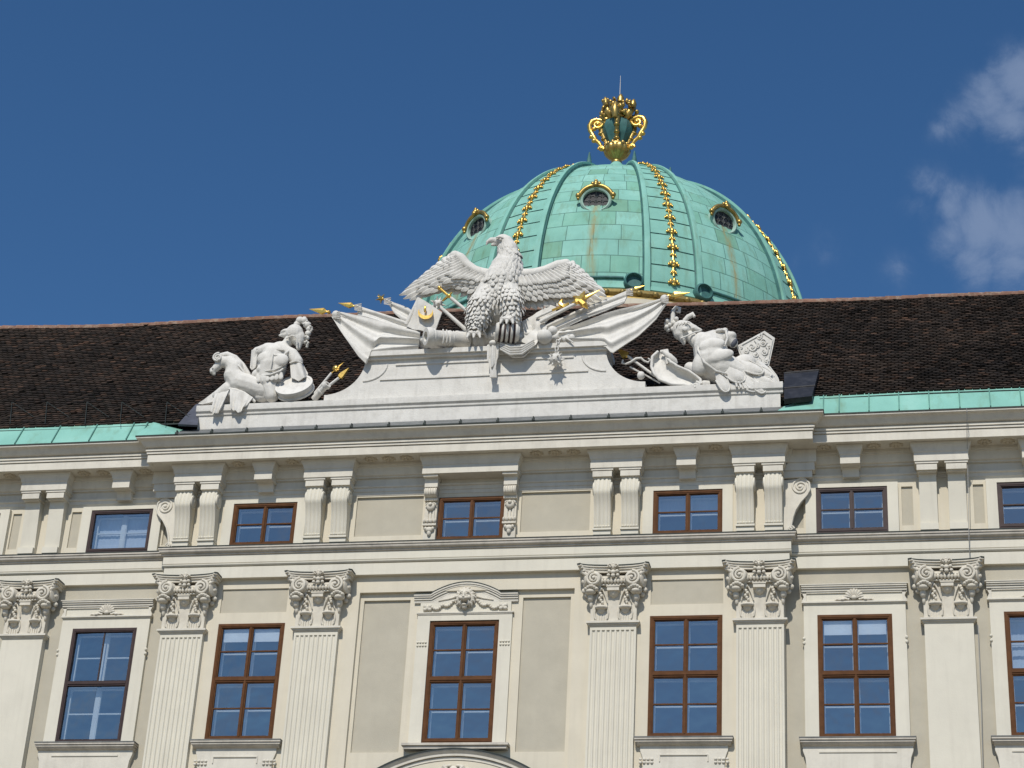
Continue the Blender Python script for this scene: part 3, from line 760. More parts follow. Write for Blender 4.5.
m = MB(); sweep_path(m, path, [(-.085, 0), (-.085, .035), (-.045, .036), (-.045, .02), (-.035, .02), (-.035, .06), (.005, .061), (.005, .045), (.012, .045), (.012, .085), (.05, .086), (.05, .105), (.085, .106), (.095, 0)], .0)
m.grid([[(x, -.031, z) for x, z in path], [(x, -.031, 15.36) for x, z in path]])
m.box(-1.09, 1.09, -.075, .03, 15.10, 15.125); m.box(-1.06, 1.06, -.06, .03, 15.075, 15.101)
obj('hood', m, M_CREAM2, w3)
m = MB(); sweep_path(m, path, [(.086, .0), (.086, .115), (.102, .115), (.112, 0)], .0); obj('drip_edge', m, M_EDGE, w3)
m = MB()      # lion mask
Y = -.06
m.ell((0, Y - .08, 15.46), (.125, .12, .15)); m.ell((0, Y - .16, 15.375), (.075, .08, .055)); m.ell((0, Y - .18, 15.45), (.035, .07, .085)); m.ell((0, Y - .235, 15.405), (.035, .03, .025))
m.ell((0, Y - .09, 15.255), (.075, .08, .035)); m.ell((0, Y - .07, 15.21), (.06, .06, .05))
for s in (-1, 1):
    m.ell((s * .06, Y - .165, 15.53), (.055, .04, .022), Matrix.Rotation(s * .35, 3, 'Y')); m.ell((s * .05, Y - .20, 15.375), (.045, .05, .038)); m.ell((s * .10, Y - .12, 15.42), (.045, .05, .05)); m.ell((s * .085, Y - .10, 15.30), (.03, .05, .06))
    m.ell((s * .115, Y - .07, 15.59), (.045, .04, .05))
lm = sculpt(m, .010, 1, .3)
m = MB().merge(lm)
for s in (-1, 1): m.ell((s * .055, Y - .185, 15.495), (.02, .015, .013), None, 8, 6)
for k in range(26):
    a = rad(-62 + 304 * k / 25); r0, r1 = .13, (.25 if k % 2 else .215)
    p0, p1, p2 = [(r * cos(a + d), -.04 - q, 15.44 + r * 1.08 * sin(a + d)) for r, d, q in ((r0, 0, .10), ((r0 + r1) / 2, .12, .085), (r1, -.05, .03))]
    m.tube([p0, p1, p2], [.03, .036, .010], 7)
for s in (-1, 1):
    for k in range(12):
        a = k / 11; x = s * (.28 + .46 * a); z = 15.38 - .14 * a - .07 * abs(sin(2 * PI * a)); m.ell((x, -.06, z), (.035, .035, .035), None, 8, 6)
    for k in range(6): m.ell((s * (.80 + .05 * (k % 3)), -.06, 15.20 + .05 * (k // 3) + .02 * (k % 2)), (.05, .04, .045), None, 8, 6)
    m.tube([(s * .2, -.04, 15.5), (s * .4, -.04, 15.44), (s * .62, -.04, 15.40)], [.03, .018, .012], 6)
obj('lion_mask', m, M_ORN, w3, 60)
m = MB(); m.box(-1.16, 1.16, -.22, .1, 12.09, 12.14); m.box(-1.12, 1.12, -.18, .1, 12.02, 12.089); obj('sill', m, M_LEDGE, w3)
# arched pediment of the window below
R_ = 3.35; zc = 12.02 - R_
path = [(R_ * sin(a), zc + R_ * cos(a)) for a in [rad(-36 + 72 * i / 36) for i in range(37)]]
e = empty('arched_pediment', palace)
m = MB(); sweep_path(m, path, [(-.36, 0), (-.36, .05), (-.31, .052), (-.31, .03), (-.295, .03), (-.295, .08), (-.22, .083), (-.22, .105), (-.16, .108), (-.16, .08), (-.14, .08), (-.14, .15), (-.09, .155), (-.05, .19), (-.03, .20), (.0, .20), (.0, 0)], .09)
obj('moulding', m, M_CREAM2, e)
m = MB(); sweep_path(m, path, [(-.035, .16), (-.035, .212), (-.012, .214), (-.01, .16)], .09); obj('lead_cover', m, M_LEAD, e)
m = MB(); sweep_path(m, path, [(-.012, .225), (.012, .225), (.02, .0)], .09); obj('drip_edge', m, M_EDGE, e)
m = MB(); m.poly_y([(x * .93, zc + (z - zc) * .93) for x, z in path], .0, .085); obj('tympanum', m, M_CREAM, e)
m = MB()
for s in (-1, 1):
    m.tube(spiral((s * .28, 11.50), .16, 1.8, s, PI * .6, -.06, 30), [.045 - .02 * i / 30 for i in range(31)], 8)
    for k in range(6): m.ell((s * (.1 + .06 * k), -.05, 11.66 - .012 * k * k), (.06, .05, .035), None, 8, 6)
m.ell((0, -.06, 11.56), (.1, .07, .1)); m.ell((0, -.09, 11.40), (.12, .09, .12))
obj('ornament', m, M_ORN, e, 60)
m = MB()
for s in (-1, 1): m.poly_y([(s * .5, 11.62), (s * .95, 11.44), (s * .55, 11.40)], -.012, .05)
obj('recess_shade', m, M_DWOOD_SHADE, e)  # dark raised triangles, the shade of recesses put into colour

# lightning conductor down the right wing
m = MB(); pts = [at(966, 402, -.55), at(967, 412, -.82), at(967, 438, -.52), at(967.5, 452, -.15), at(969, 540, -.12), at(970, 562, -.02)]
m.tube(pts, .007, 6); m.tube([at(978, 625, .08), at(981, 690, .08), at(983, 768, .08)], .008, 6)
obj('cable', m, M_CABLE, palace)

# ------------------------------------------------------------------ roof
def ridge_z(x):
    P_ = [(-30, 26.3), (-15.7, 26.27), (-13.0, 26.16), (-11.4, 26.12), (-9.7, 26.13), (-7, 26.14), (-2.5, 26.10), (5.5, 25.88), (9.6, 25.80), (14, 25.78), (30, 25.78)]
    for (a, za), (b, zb) in zip(P_, P_[1:]):
        if a <= x <= b: return za + (zb - za) * (x - a) / (b - a)
    return 25.8
RY0, RZ0, RY1 = -.40, 19.84, 6.05
def roof_pt(x, s, lift=0.0):
    z1 = ridge_z(x); sag = -.05 * sin(PI * s) + .03 * noise.noise((x * .35, s * 3, 1.7))
    return Vector((x, RY0 + (RY1 - RY0) * s - lift * .707, RZ0 + (z1 - RZ0) * s + lift * .707 + sag))
tv, tf, tr = [], [], []
rows_n = 58; tw = .165
for r in range(rows_n):
    s0, s1 = r / rows_n, min(1, (r + 1.25) / rows_n)
    nx = int(44 / tw)
    for k in range(nx):
        if r < 9 and -6.75 < -24 + k * tw < 6.95: continue
        x = -24 + k * tw + (tw / 2 if r % 2 else 0) + random.uniform(-.006, .006); h = tw / 2 - .006; hf_ = .98 if r == 0 else .55
        l0 = .04 + random.uniform(-.006, .012) + (.03 if random.random() < .012 else 0); l1 = .012; o = len(tv); dd = random.uniform(-.006, .006) / 8
        A = [roof_pt(x - h, s1, l1), roof_pt(x - h, s0 + .28 / rows_n, l0), roof_pt(x - h * hf_, s0 + .06 / rows_n + dd, l0), roof_pt(x + h * hf_, s0 + .06 / rows_n + dd, l0), roof_pt(x + h, s0 + .28 / rows_n, l0), roof_pt(x + h, s1, l1)]
        B = [roof_pt(x - h, s0 + .28 / rows_n, 0), roof_pt(x - h * hf_, s0 + .06 / rows_n + dd, 0), roof_pt(x + h * hf_, s0 + .06 / rows_n + dd, 0), roof_pt(x + h, s0 + .28 / rows_n, 0)]
        tv += [tuple(q) for q in A + B]
        fs = [(0, 1, 2, 3, 4, 5), (1, 6, 7, 2), (2, 7, 8, 3), (3, 8, 9, 4)]
        tf += [tuple(i + o for i in f) for f in fs]; tr += [random.random()] * len(fs)
me = bpy.data.meshes.new('tiled_roof'); me.from_pydata(tv, [], tf)
at_ = me.attributes.new('tile_rand', 'FLOAT', 'FACE'); at_.data.foreach_set('value', tr)
roof = link('tiled_roof', me, M_TILE, palace)
m = MB(); m.grid([[tuple(roof_pt(x, s, -.02)) for x in range(-26, 27)] for s in (.10, .25, .5, .75, 1.0)])
for x0, x1 in ((-26, -6.8), (7.0, 26)): m.grid([[tuple(roof_pt(x0 + (x1 - x0) * i / 20, s, -.02)) for i in range(21)] for s in (-.01, .10)])
m.add([(-26, RY1, 25.9), (26, RY1, 25.6), (26, 13, 19.3), (-26, 13, 19.3)], [(0, 1, 2, 3)])
obj('roof_deck', m, M_EDGE, roof)
m = MB(); x = -24
while x < 20:
    ln = .42; rr = .105
    for q in (0,):
        rows = []
        for u in (0, 1):
            xx = x + ln * u * 1.06; c = roof_pt(xx, 1.0); rad_ = rr * (1.0 if u == 0 else .9)
            rows.append([(xx, c.y + rad_ * cos(PI * 1.15 * j / 8 - .25) * 1.3, c.z - .04 + rad_ * 1.25 * sin(PI * 1.15 * j / 8 - .25) + random.uniform(-.004, .004)) for j in range(9)])
        m.grid(rows)
    x += ln
obj('ridge_cap', m, M_RIDGE, roof, 60)
# copper strip along the eaves of both wings with standing seams
def eave(x, t): return Vector((x, RS - .94 + (-.37 + .94 - RS) * t, 19.265 + (19.885 - 19.265) * t))
for s in (-1, 1):
    X0 = s * (XE + .80); m = MB()
    m.grid([[tuple(eave(X0, t)), tuple(eave(s * 25, t))] for t in (0, .5, 1)])
    m.grid([[tuple(eave(X0, 0)), tuple(eave(s * 25, 0))], [tuple(eave(X0, 0) - Vector((0, 0, .02))), tuple(eave(s * 25, 0) - Vector((0, 0, .02)))]])
    # sloping copper at the end of the projecting centre
    a = Vector((s * (XE + .94), -.94, 19.265)); b = Vector((s * (XE + .94), RS - .94, 19.268)); c = eave(s * (XE + .80), 1.0); d = Vector((s * 6.75, -.30, 19.60)); f_ = Vector((s * 6.9, -.94, 19.265))
    m.add([f_, a, c, d], [(0, 1, 2, 3)]); m.add([a, b, eave(s * (XE + .80), 0), c], [(0, 1, 2, 3)])
    ce = obj('copper_eave', m, M_COPPER, palace)
    m = MB(); x = X0 + s * .12; k = 0
    while abs(x) < 24:
        a, b = eave(x, 0) + Vector((0, -.002, .002)), eave(x, .93) + Vector((0, -.002, .002)); n_ = Vector((0, -.75, .66)) * .03; w_ = Vector((.012, 0, 0))
        m.prism([a - w_, a + w_, b + w_, b - w_], [a - w_ + n_, a + w_ + n_, b + w_ + n_, b - w_ + n_])
        x += s * (.34 if k < 1 else (.64 if s > 0 else .93)); k += 1
    obj('standing_seam', m, M_SEAM, ce)
# lead flashing in front of the pedestal, with small hooks
m = MB(); m.add([(-XE - .5, -.94, 19.266), (XE + .45, -.94, 19.266), (XE + .1, -.40, 19.62), (-XE - .1, -.40, 19.62)], [(0, 1, 2, 3)]); obj('lead_flashing', m, M_LEAD, palace)
hk = None; x = -6.9
while x < 6.9:
    if hk is None:
        m = MB(); m.box(0, .025, -.945, -.86, 19.26, 19.36); m.box(-.02, .05, -.96, -.945, 19.25, 19.30); hk = m.mesh('flashing_hook')
    o = link('flashing_hook', hk, M_EDGE, palace); o.location = (x + random.uniform(-.02, .02), 0, 0); x += .84
# lead saddle to the left of the pedestal and sheet metal hatch to its right
def slab(px, lift, thick, name, ma):
    m = MB(); a = [on_slope(x, y, lift) for x, y in px]; n_ = Vector((0, .707, -.707)) * thick
    m.prism(a, [q + n_ for q in a]); return obj(name, m, ma, palace)
slab([(178, 424), (195.5, 404.5), (200, 403), (200, 410), (197.5, 425)], .06, .05, 'lead_saddle', M_SLATE_SHADE)
slab([(784, 372.5), (819, 369.5), (812, 396), (784, 399)], .16, .12, 'roof_hatch', M_DARKSHEET)
m = MB()
for a, b in (((784, 388), (815.0, 385.5)), ((784.5, 373), (818.5, 370))): m.tube([on_slope(*a, .165), on_slope(*b, .165)], .02, 6)
obj('hatch_seam', m, M_DARKSHEET, bpy.data.objects['roof_hatch'])
# snow guard rods on the left slope
m = MB()
for x in (10, 45, 85, 120, 165):
    m.tube([on_slope(x, 424, .06), on_slope(x + 2, 402, .10)], .008, 5); m.tube([on_slope(x + 2, 402, .10), on_slope(x + 24, 417, .06)], .007, 5)
obj('snow_guard', m, M_EDGE, roof)

# ------------------------------------------------------------------ dome behind
DC = Vector((-4.65, 45.0, 43.25)); DA, DCZ = 9.93, 11.5
dome = tag(empty('dome_building', loc=(DC.x, DC.y, Z0)), 'green copper dome with gilded garlands and round windows behind the roof', 'dome')
def D_in(o): o.parent = dome; o.matrix_parent_inverse = dome.matrix_basis.inverted(); return o
bpy.context.view_layer.update()
az0 = math.atan2(CAM.x - DC.x, -(CAM.y - DC.y))     # the azimuth that faces the camera, measured from -y
def dome_pt(az, th, lift=0.0):
    """az from -y towards +x (about the facing azimuth), th elevation angle on the ellipsoid"""
    a = az + az0
    r = max(0.0, cos(th)) ** 1.05
    n_ = Vector((cos(th) * sin(a) / DA, -cos(th) * cos(a) / DA, sin(th) / DCZ)).normalized()
    return DC + Vector((DA * r * sin(a), -DA * r * cos(a), DCZ * sin(th))) + n_ * lift
NA, NT = 144, 40
vs, fs, uvs = [], [], []
arc = [0.0]
for j in range(NT):
    t0, t1 = rad(88) * j / NT, rad(88) * (j + 1) / NT; arc.append(arc[-1] + math.hypot(DA * (cos(t1) - cos(t0)), DCZ * (sin(t1) - sin(t0))))
for j in range(NT + 1):
    for i in range(NA + 1): vs.append(tuple(dome_pt(2 * PI * i / NA - PI, rad(88) * j / NT)))
for j in range(NT):
    for i in range(NA):
        a = j * (NA + 1) + i; fs.append((a, a + 1, a + NA + 2, a + NA + 1))
me = bpy.data.meshes.new('shell'); me.from_pydata(vs, [], fs); uv = me.uv_layers.new(name='UVMap')
for p in me.polygons:
    for li in p.loop_indices:
        vi = me.loops[li].vertex_index; j, i = divmod(vi, NA + 1); uv.data[li].uv = ((2 * PI * i / NA - PI) * DA, arc[j])
D_in(link('shell', me, M_DOME, None, 180))
# bands between the bays: raised flat strip with a rib along both edges
def band_strip(m, a_c, a_lo, a_hi, lift, t0=0.0, t1=80, n=36, taper=True):
    rows = []
    for j in range(n + 1):
        th = rad(t0 + (t1 - t0) * j / n)
        rows.append([dome_pt(a_c + rad(a_lo), th, -.02), dome_pt(a_c + rad(a_lo), th, lift), dome_pt(a_c + rad((a_lo + a_hi) / 2), th, lift + .02), dome_pt(a_c + rad(a_hi), th, lift), dome_pt(a_c + rad(a_hi), th, -.02)])
    m.grid([[tuple(q) for q in r] for r in rows])
def leafpiece(m, p, n_, up, s):
    side = up.cross(n_).normalized()
    rot = Matrix((side, n_, up)).transposed()
    m.ell(p + n_ * .10 * s, (.10 * s, .10 * s, .20 * s), rot, 8, 6)
    for d in (-1, 1):
        m.ell(p + side * d * .17 * s + n_ * .07 * s - up * .02 * s, (.07 * s, .07 * s, .15 * s), rot, 8, 6)
        m.ell(p + side * d * .26 * s + n_ * .05 * s - up * .10 * s, (.055 * s, .05 * s, .08 * s), rot, 8, 6)
    m.ell(p - up * .20 * s + n_ * .08 * s, (.13 * s, .09 * s, .06 * s), rot, 8, 6)
for k in (-70, -27.3, 15.3, 59, 103):
    a_c = rad(k)
    if abs((a_c + PI) % (2 * PI) - PI) > rad(119): continue
    e = empty('rib_band'); D_in(e)
    bpy.context.view_layer.update()
    def E_in(o): o.parent = e; o.matrix_parent_inverse = e.matrix_world.inverted(); return o
    m = MB(); band_strip(m, a_c, -7.6, 7.6, .10); o = E_in(obj('band', m, M_COPPER, None, 40))
    m = MB()
    for s in (-1, 1): band_strip(m, a_c, s * 6.9 - .75, s * 6.9 + .75, .24); 
    E_in(obj('rib', m, M_COPPER, None, 40))
    m = MB()
    for s in (-1, 1):
        for q in (s * 6.0, s * 7.8): band_strip(m, a_c, q - .18, q + .18, .12)
    for j in range(17):      # seams across the band
        th = rad(3 + 4.6 * j)
        m.tube([dome_pt(a_c + rad(x), th, .103 + .02 * (1 - abs(x) / 7.6)) for x in (-6, -3, 0, 3, 6)], .018, 4)
    E_in(obj('seam', m, M_DCOP, None))
    m = MB()
    for j in range(15):
        th = rad(3.5 + 4.85 * j); p = dome_pt(a_c, th, .13); up = (dome_pt(a_c, th + .01, .13) - p).normalized(); n_ = (dome_pt(a_c, th, 1.13) - p).normalized()
        s = (.8 + .45 * cos(th)) * 1.0; leafpiece(m, p, n_, up, s * .72); leafpiece(m, p + up * .40 * s, n_, up, s * .42)
    m.tube([dome_pt(a_c, rad(5 + 3 * i), .16) for i in range(23)], .05, 6)
    E_in(obj('garland', m, M_GOLD, None, 60))
# round windows
for k in (-6, -46.5, 34, 78, -90):
    a_c = rad(k)
    if abs((a_c + PI) % (2 * PI) - PI) > rad(70): continue
    th = rad(27.5); p = dome_pt(a_c, th, .0); up = (dome_pt(a_c, th + .01) - p).normalized(); n_ = (dome_pt(a_c, th, 1.0) - p).normalized(); side = up.cross(n_).normalized()
    n2 = (n_ + Vector((0, 0, -.45))).normalized(); u2 = (up - n2 * up.dot(n2)).normalized()
    e = empty('round_window'); D_in(e); bpy.context.view_layer.update()
    def E_in(o): o.parent = e; o.matrix_parent_inverse = e.matrix_world.inverted(); return o
    def ring(r, h, ax=1.0, a0=0, a1=2 * PI, n=40): return [p + side * (cos(a0 + (a1 - a0) * i / n) * r * .76) + u2 * (sin(a0 + (a1 - a0) * i / n) * r * ax * .68) + n2 * h for i in range(n + 1)]
    m = MB(); m.grid([[tuple(q) for q in ring(.95, -.5)], [tuple(q) for q in ring(.95, .22)], [tuple(q) for q in ring(.86, .27)], [tuple(q) for q in ring(.78, .24)], [tuple(q) for q in ring(.74, .0)]])
    E_in(obj('frame', m, mat('pale_copper', (.34, .50, .42), .7, .15, 3) if k == -6 else bpy.data.materials['pale_copper'], None, 50))
    m = MB(); q = ring(.79, .1, n=40)[:-1]; m.add(q, [tuple(range(40))]); E_in(obj('pane', m, M_DARKSHEET, None))
    m = MB()
    for a in (-.4, 0, .4): 
        h = .74 * math.sqrt(1 - (a / .75) ** 2); m.tube([p + side * a * .76 + u2 * (-h * .68) + n2 * .115, p + side * a * .76 + u2 * h * .68 + n2 * .115], .018, 4); m.tube([p + u2 * a * .68 + side * h * .76 + n2 * .115, p + u2 * a * .68 - side * h * .76 + n2 * .115], .018, 4)
    for i in range(3):
        for j in range(3):
            c = p + side * (i - 1) * .29 + u2 * (j - 1) * .26 + n2 * .12; m.tube([c + side * (.07) * cos(t) + u2 * .07 * sin(t) for t in [2 * PI * z / 10 for z in range(11)]], .016, 4)
    E_in(obj('grille', m, M_LEAD, None))
    m = MB(); m.tube(ring(1.05, .25, 1.05, rad(18), rad(162), 24), [.10] * 25, 8)
    c = p + u2 * .80 + n2 * .30; m.ell(c, .15); m.ell(c + u2 * .15, .09); m.ell(c - u2 * .10 + n2 * .08, .11)
    for s in (-1, 1):
        m.ell(c + side * s * .15 + u2 * .02, .09); c2 = p + side * s * .80 + u2 * .22 + n2 * .28; m.ell(c2, .13); m.ell(c2 - u2 * .16, .08)
    E_in(obj('hood', m, M_OGOLD, None, 60))
# cornice at the foot of the dome, gilded, and the drum below
def ringprof(pr, n=96): 
    m = MB(); m.lathe((DC.x, DC.y, DC.z), pr, n); return m
D_in(obj('base_moulding', ringprof([(9.7, .35), (10.05, .32), (10.1, .1), (10.0, 0)]), M_COPPER, None, 40))
D_in(obj('gilded_moulding', ringprof([(10.0, .0), (10.25, -.05), (10.35, -.25), (10.2, -.42), (10.4, -.5), (10.42, -.65), (10.2, -.75)]), M_DGOLD, None, 40))
m = MB()
for i in range(90):
    a = 2 * PI * i / 90; m.ell((DC.x + 10.34 * sin(a), DC.y - 10.34 * cos(a), DC.z - .26), (.15, .15, .13), None, 8, 6)
D_in(obj('egg_moulding', m, M_DGOLD, None, 60))
D_in(obj('drum', ringprof([(10.2, -.75), (11.0, -.9), (11.0, -1.5), (10.0, -1.8), (9.8, -12), (13, -12.2), (13, -45)], 64), M_CREAM, None, 30))
# curled gable tops of the drum windows showing at the dome's foot
for k in (-6, -46.5, 34, 78, -90):
    a_c = rad(k)
    if abs((a_c + PI) % (2 * PI) - PI) > rad(120): continue
    e = empty('window_gable'); D_in(e); bpy.context.view_layer.update()
    for s in (-1, 1):
        m = MB(); c = dome_pt(a_c + s * rad(11), rad(1.8), .25); n_ = (dome_pt(a_c + s * rad(11), rad(1.8), 1.25) - c); t_ = Vector((0, 0, 1)).cross(n_).normalized()
        m.lathe(c - n_ * .5, [(.0, 0), (.44, 0), (.44, .62), (.36, .7), (.31, .5), (.0, .5)], 24, n_)
        o = obj('scroll', m, M_DCOP, None, 50); o.parent = e; o.matrix_parent_inverse = e.matrix_world.inverted()
    m = MB(); m.tube([dome_pt(a_c + rad(9 * (i / 8 - .5) * 1.9), rad(3.4), .04) for i in range(9)], .07, 8); o = obj('coping', m, M_DCOP, None, 50); o.parent = e; o.matrix_parent_inverse = e.matrix_world.inverted()
# small finials round the top
m = MB()
for k in (-70, -27.3, 15.3, 59, 103):
    a = rad(k); p = dome_pt(a, rad(71), .1); m.ell(p, (.3, .3, .25)); m.tube([p, p + Vector((0, 0, .5)), p + Vector((0, 0, 1.0))], [.2, .12, .03], 8)
D_in(obj('top_finial', m, M_DCOP, None, 60))

# ------------------------------------------------------------------ gilded urn on the dome
UB_ = at(616.5, 164, 45.0); K = .0503
urn = tag(empty('gilded_urn', loc=UB_), 'gilded urn with scrolled handles and leafy top crowning the green dome', 'urn')
m = MB(); m.lathe((0, 0, -3.2), [(2.6, 0), (2.2, .6), (1.3, 1.1), (.8, 1.8), (.45, 2.6), (.34, 3.1), (.26, 3.2)], 24); obj('pedestal', m, M_COPPER, urn, 40)
def u_(px, py, dy=0): 
    return Vector(((px - 616.5) * K + (163 - py) * K * .045, dy, (163 - py) * K * 1.12))
m = MB(); m.lathe((0, 0, 0), [(.24, 0), (.27, .10), (.22, .18), (.27, .24), (.34, .30)], 24)
rows = []
for i in range(11):
    t = i / 10; r = .32 + .34 * sin(t * PI / 2) + .04 * sin(t * PI); rows.append([((r * (1 + .07 * abs(sin(7 * a_)))) * cos(a_), (r * (1 + .07 * abs(sin(7 * a_)))) * sin(a_), .30 + .58 * t) for a_ in [2 * PI * k / 112 for k in range(112)]])
m.grid(rows, False, True); m.lathe((0, 0, 0), [(.62, .87), (.70, .90), (.70, .96), (.62, 1.0), (.3, 1.02)], 32)
for k in range(14):
    a = 2 * PI * k / 14; m.ell((.60 * cos(a), .60 * sin(a), 1.0), (.10, .10, .12), None, 8, 6)
obj('bowl', m, M_OGOLD, urn, 50)
m = MB(); m.lathe((0, 0, 0), [(.40, .98), (.46, 1.15), (.66, 1.55), (.80, 1.95), (.82, 2.2), (.74, 2.42), (.5, 2.6), (.3, 2.7)], 8); obj('body', m, M_DCOP, urn, 25)
m = MB()
for a in (0, PI / 2, PI, -PI / 2):          # gilded straps with scrolls down the body
    d = Vector((sin(a + .1), -cos(a + .1), 0))
    pts = [d * r + Vector((0, 0, h)) for r, h in ((.44, 1.0), (.62, 1.45), (.82, 1.9), (.86, 2.3), (.8, 2.7))]; m.tube(pts, [.10, .11, .12, .15, .18], 8)
    for h, r in ((1.2, .56), (1.5, .70), (1.85, .86), (2.4, .92)): m.ell(d * r + Vector((0, 0, h)), (.16, .16, .09), None, 8, 6)
    for h, r in ((2.1, .9),): m.ell(d * r + Vector((0, 0, h)), (.1, .1, .16), None, 8, 6)
obj('strap', m, M_OGOLD, urn, 60)
for s in (-1, 1):
    m = MB()
    def h_(pts): return [Vector((s * a, -.15, b)) for a, b in pts]
    m.tube(h_([(.62, 2.42), (.80, 2.62), (1.10, 2.72), (1.35, 2.62), (1.46, 2.35), (1.42, 2.05), (1.28, 1.80), (1.20, 1.62), (1.12, 1.45), (.92, 1.25), (.80, 1.02), (.78, .82)]), [.08, .10, .12, .14, .14, .12, .11, .14, .11, .10, .10, .07], 8)
    m.tube([Vector((q[0], -.2, q[2])) for q in spiral((s * 1.02, 2.38), .27, 1.3, s, PI, 0, 20)], [.10 - .003 * i for i in range(21)], 7)
    m.tube([Vector((q[0], -.2, q[2])) for q in spiral((s * .78, .84), .17, 1.2, s, 0, 0, 16)], .07, 7)
    m.ell((s * 1.02, -.2, 2.38), .13); m.ell((s * .78, -.25, .84), .10); m.ell((s * 1.34, -.15, 1.66), (.14, .12, .12)); m.ell((s * 1.2, -.2, 2.1), .12); m.ell((s * 1.2, -.15, 1.4), (.13, .12, .1))
    obj('handle', m, M_GOLD, urn, 60)
m = MB(); random.seed(5)
for k in range(90):
    a = random.uniform(0, 2 * PI); h = random.uniform(2.55, 3.75); r = (.35 + .6 * math.sqrt(max(0, 1 - abs(h - 3.0) / 1.0)) ) * random.uniform(.6, 1.1)
    q = Vector((r * cos(a), r * sin(a), h)); m.ell(q, (random.uniform(.07, .16), random.uniform(.07, .16), random.uniform(.09, .2)), Matrix.Rotation(random.uniform(0, 3), 3, 'X') @ Matrix.Rotation(random.uniform(0, 3), 3, 'Z'), 7, 5)
for a, b, dy in ((-.65, 3.8, -.2), (.15, 3.85, -.3), (.75, 3.75, .1), (-.8, 3.3, 0), (.85, 3.2, -.1), (0, 3.5, .6)):
    m.tube([(a * .5, dy, 2.9), (a * .9, dy, 3.4), (a, dy, b), (a * 1.05, dy, b + .25)], [.12, .17, .2, .06], 7)
    for k in range(5): m.ell((a * .95 + random.uniform(-.2, .2), dy + random.uniform(-.15, .15), b + random.uniform(-.4, .15)), random.uniform(.06, .11), None, 7, 5)
for k in range(8):
    a = 2 * PI * k / 8 + .2; m.tube([(.45 * cos(a), .45 * sin(a), 2.55), (.8 * cos(a), .8 * sin(a), 2.85), (.85 * cos(a), .85 * sin(a), 3.05)], [.2, .2, .06], 7)
m.ell((-.05, -.85, 2.85), (.3, .2, .35)); m.tube([(0, -1.0, 2.2), (0, -1.05, 2.6), (0, -.9, 3.1)], [.12, .24, .14], 8)
obj('leaf_cluster', m, M_OGOLD, urn, 60)
m = MB(); m.tube([(0.05, 0, 3.6), (.05, 0, 5.5)], [.025, .012], 6); obj('lightning_rod', m, M_CABLE, urn)
bpy.context.view_layer.update()

# ------------------------------------------------------------------ pedestal above the cornice
YS = -.36
OFF = 0.0
def S(px, py, dy=0.0): return at(px, py, YS + dy + OFF)
KM = .0236
def SX(px, py, dy=0.0): q = S(px, py, dy); return (q.x, q.z)
ped = tag(empty('stone_pedestal', loc=(0, YS, 19.3)), 'long stepped white stone pedestal with curved shoulders carrying the carved trophies', 'pedestal')
bpy.context.view_layer.update()
def into(root):
    def f(o):
        o.parent = root; o.matrix_parent_inverse = root.matrix_world.inverted(); return o
    return f
P_in = into(ped)
xl, zl = SX(197.2, 429); xr, zr = SX(780.5, 406)
zb_ = 19.28; zt_ = (SX(194.6, 403.5)[1] + SX(781, 387)[1]) / 2
m = MB()
m.box(xl, xr, YS, .55, zb_, zt_ - .26)
m.poly_x([(.55, zt_ - .26), (YS - .004, zt_ - .26), (YS - .03, zt_ - .24), (YS - .035, zt_ - .20), (YS - .02, zt_ - .20), (YS - .045, zt_ - .17), (YS - .075, zt_ - .15), (YS - .08, zt_ - .12), (YS - .08, zt_), (.55, zt_)], xl - .06, xr + .06)
P_in(obj('base', m, M_STONE, None, 30))
# upper block with concave shoulders
XF = 2.98 + (SX(323.5, 397)[0] + SX(645, 384.5)[0]) * 0
fl, fr_ = SX(323.5, 398)[0], SX(645, 384.8)[0]; tl, tr_ = SX(367.5, 357)[0], SX(608, 347)[0]
cxm = (fl + fr_) / 2; hf = (fr_ - fl) / 2; ht = (tr_ - tl) / 2
zs0 = zt_ - .005; zs1 = (SX(366.4, 353.5)[1] + SX(606, 345)[1]) / 2
sh = []
for i in range(17):
    t = i / 16; a = t * PI / 2
    sh.append((cxm + hf - (hf - ht) * sin(a) ** 1.0, zs0 + .20 + (zs1 - .12 - zs0 - .20) * (1 - cos(a)) ** 1.0))
outl = [(cxm + hf, zs0)] + sh
outl = outl + [(2 * cxm - x, z) for x, z in reversed(outl)]
m = MB(); m.poly_y(outl, YS + .03, .5); P_in(obj('shoulder_block', m, M_STONE, None, 30))
m = MB()
hx = ht + .02
m.box(cxm - hx, cxm + hx, YS - .06, .5, zs1 - .16, zs1 - .10); m.box(cxm - hx - .05, cxm + hx + .05, YS - .12, .5, zs1 - .101, zs1 + .02)
P_in(obj('top_shelf', m, M_STONE, None, 30))
m = MB()      # raised moulding framing the panel
zp0, zp1 = SX(500, 374)[1], SX(500, 360.5)[1]
for z in (zp0, zp1 + .02): m.box(cxm - 2.45 + (.35 if z > zp0 else 0), cxm + 2.45 - (.35 if z > zp0 else 0), YS + .0, YS + .05, z - .022, z + .022)
for s in (-1, 1): m.tube([(cxm + s * (2.86 - .55 * sin(i / 8 * PI / 2)), YS + .03, zp0 - .02 + (zp1 - zp0 + .06) * (1 - cos(i / 8 * PI / 2))) for i in range(9)], .03, 6)
P_in(obj('panel_moulding', m, M_STONE, None, 30))
ZSH = zs1 + .02

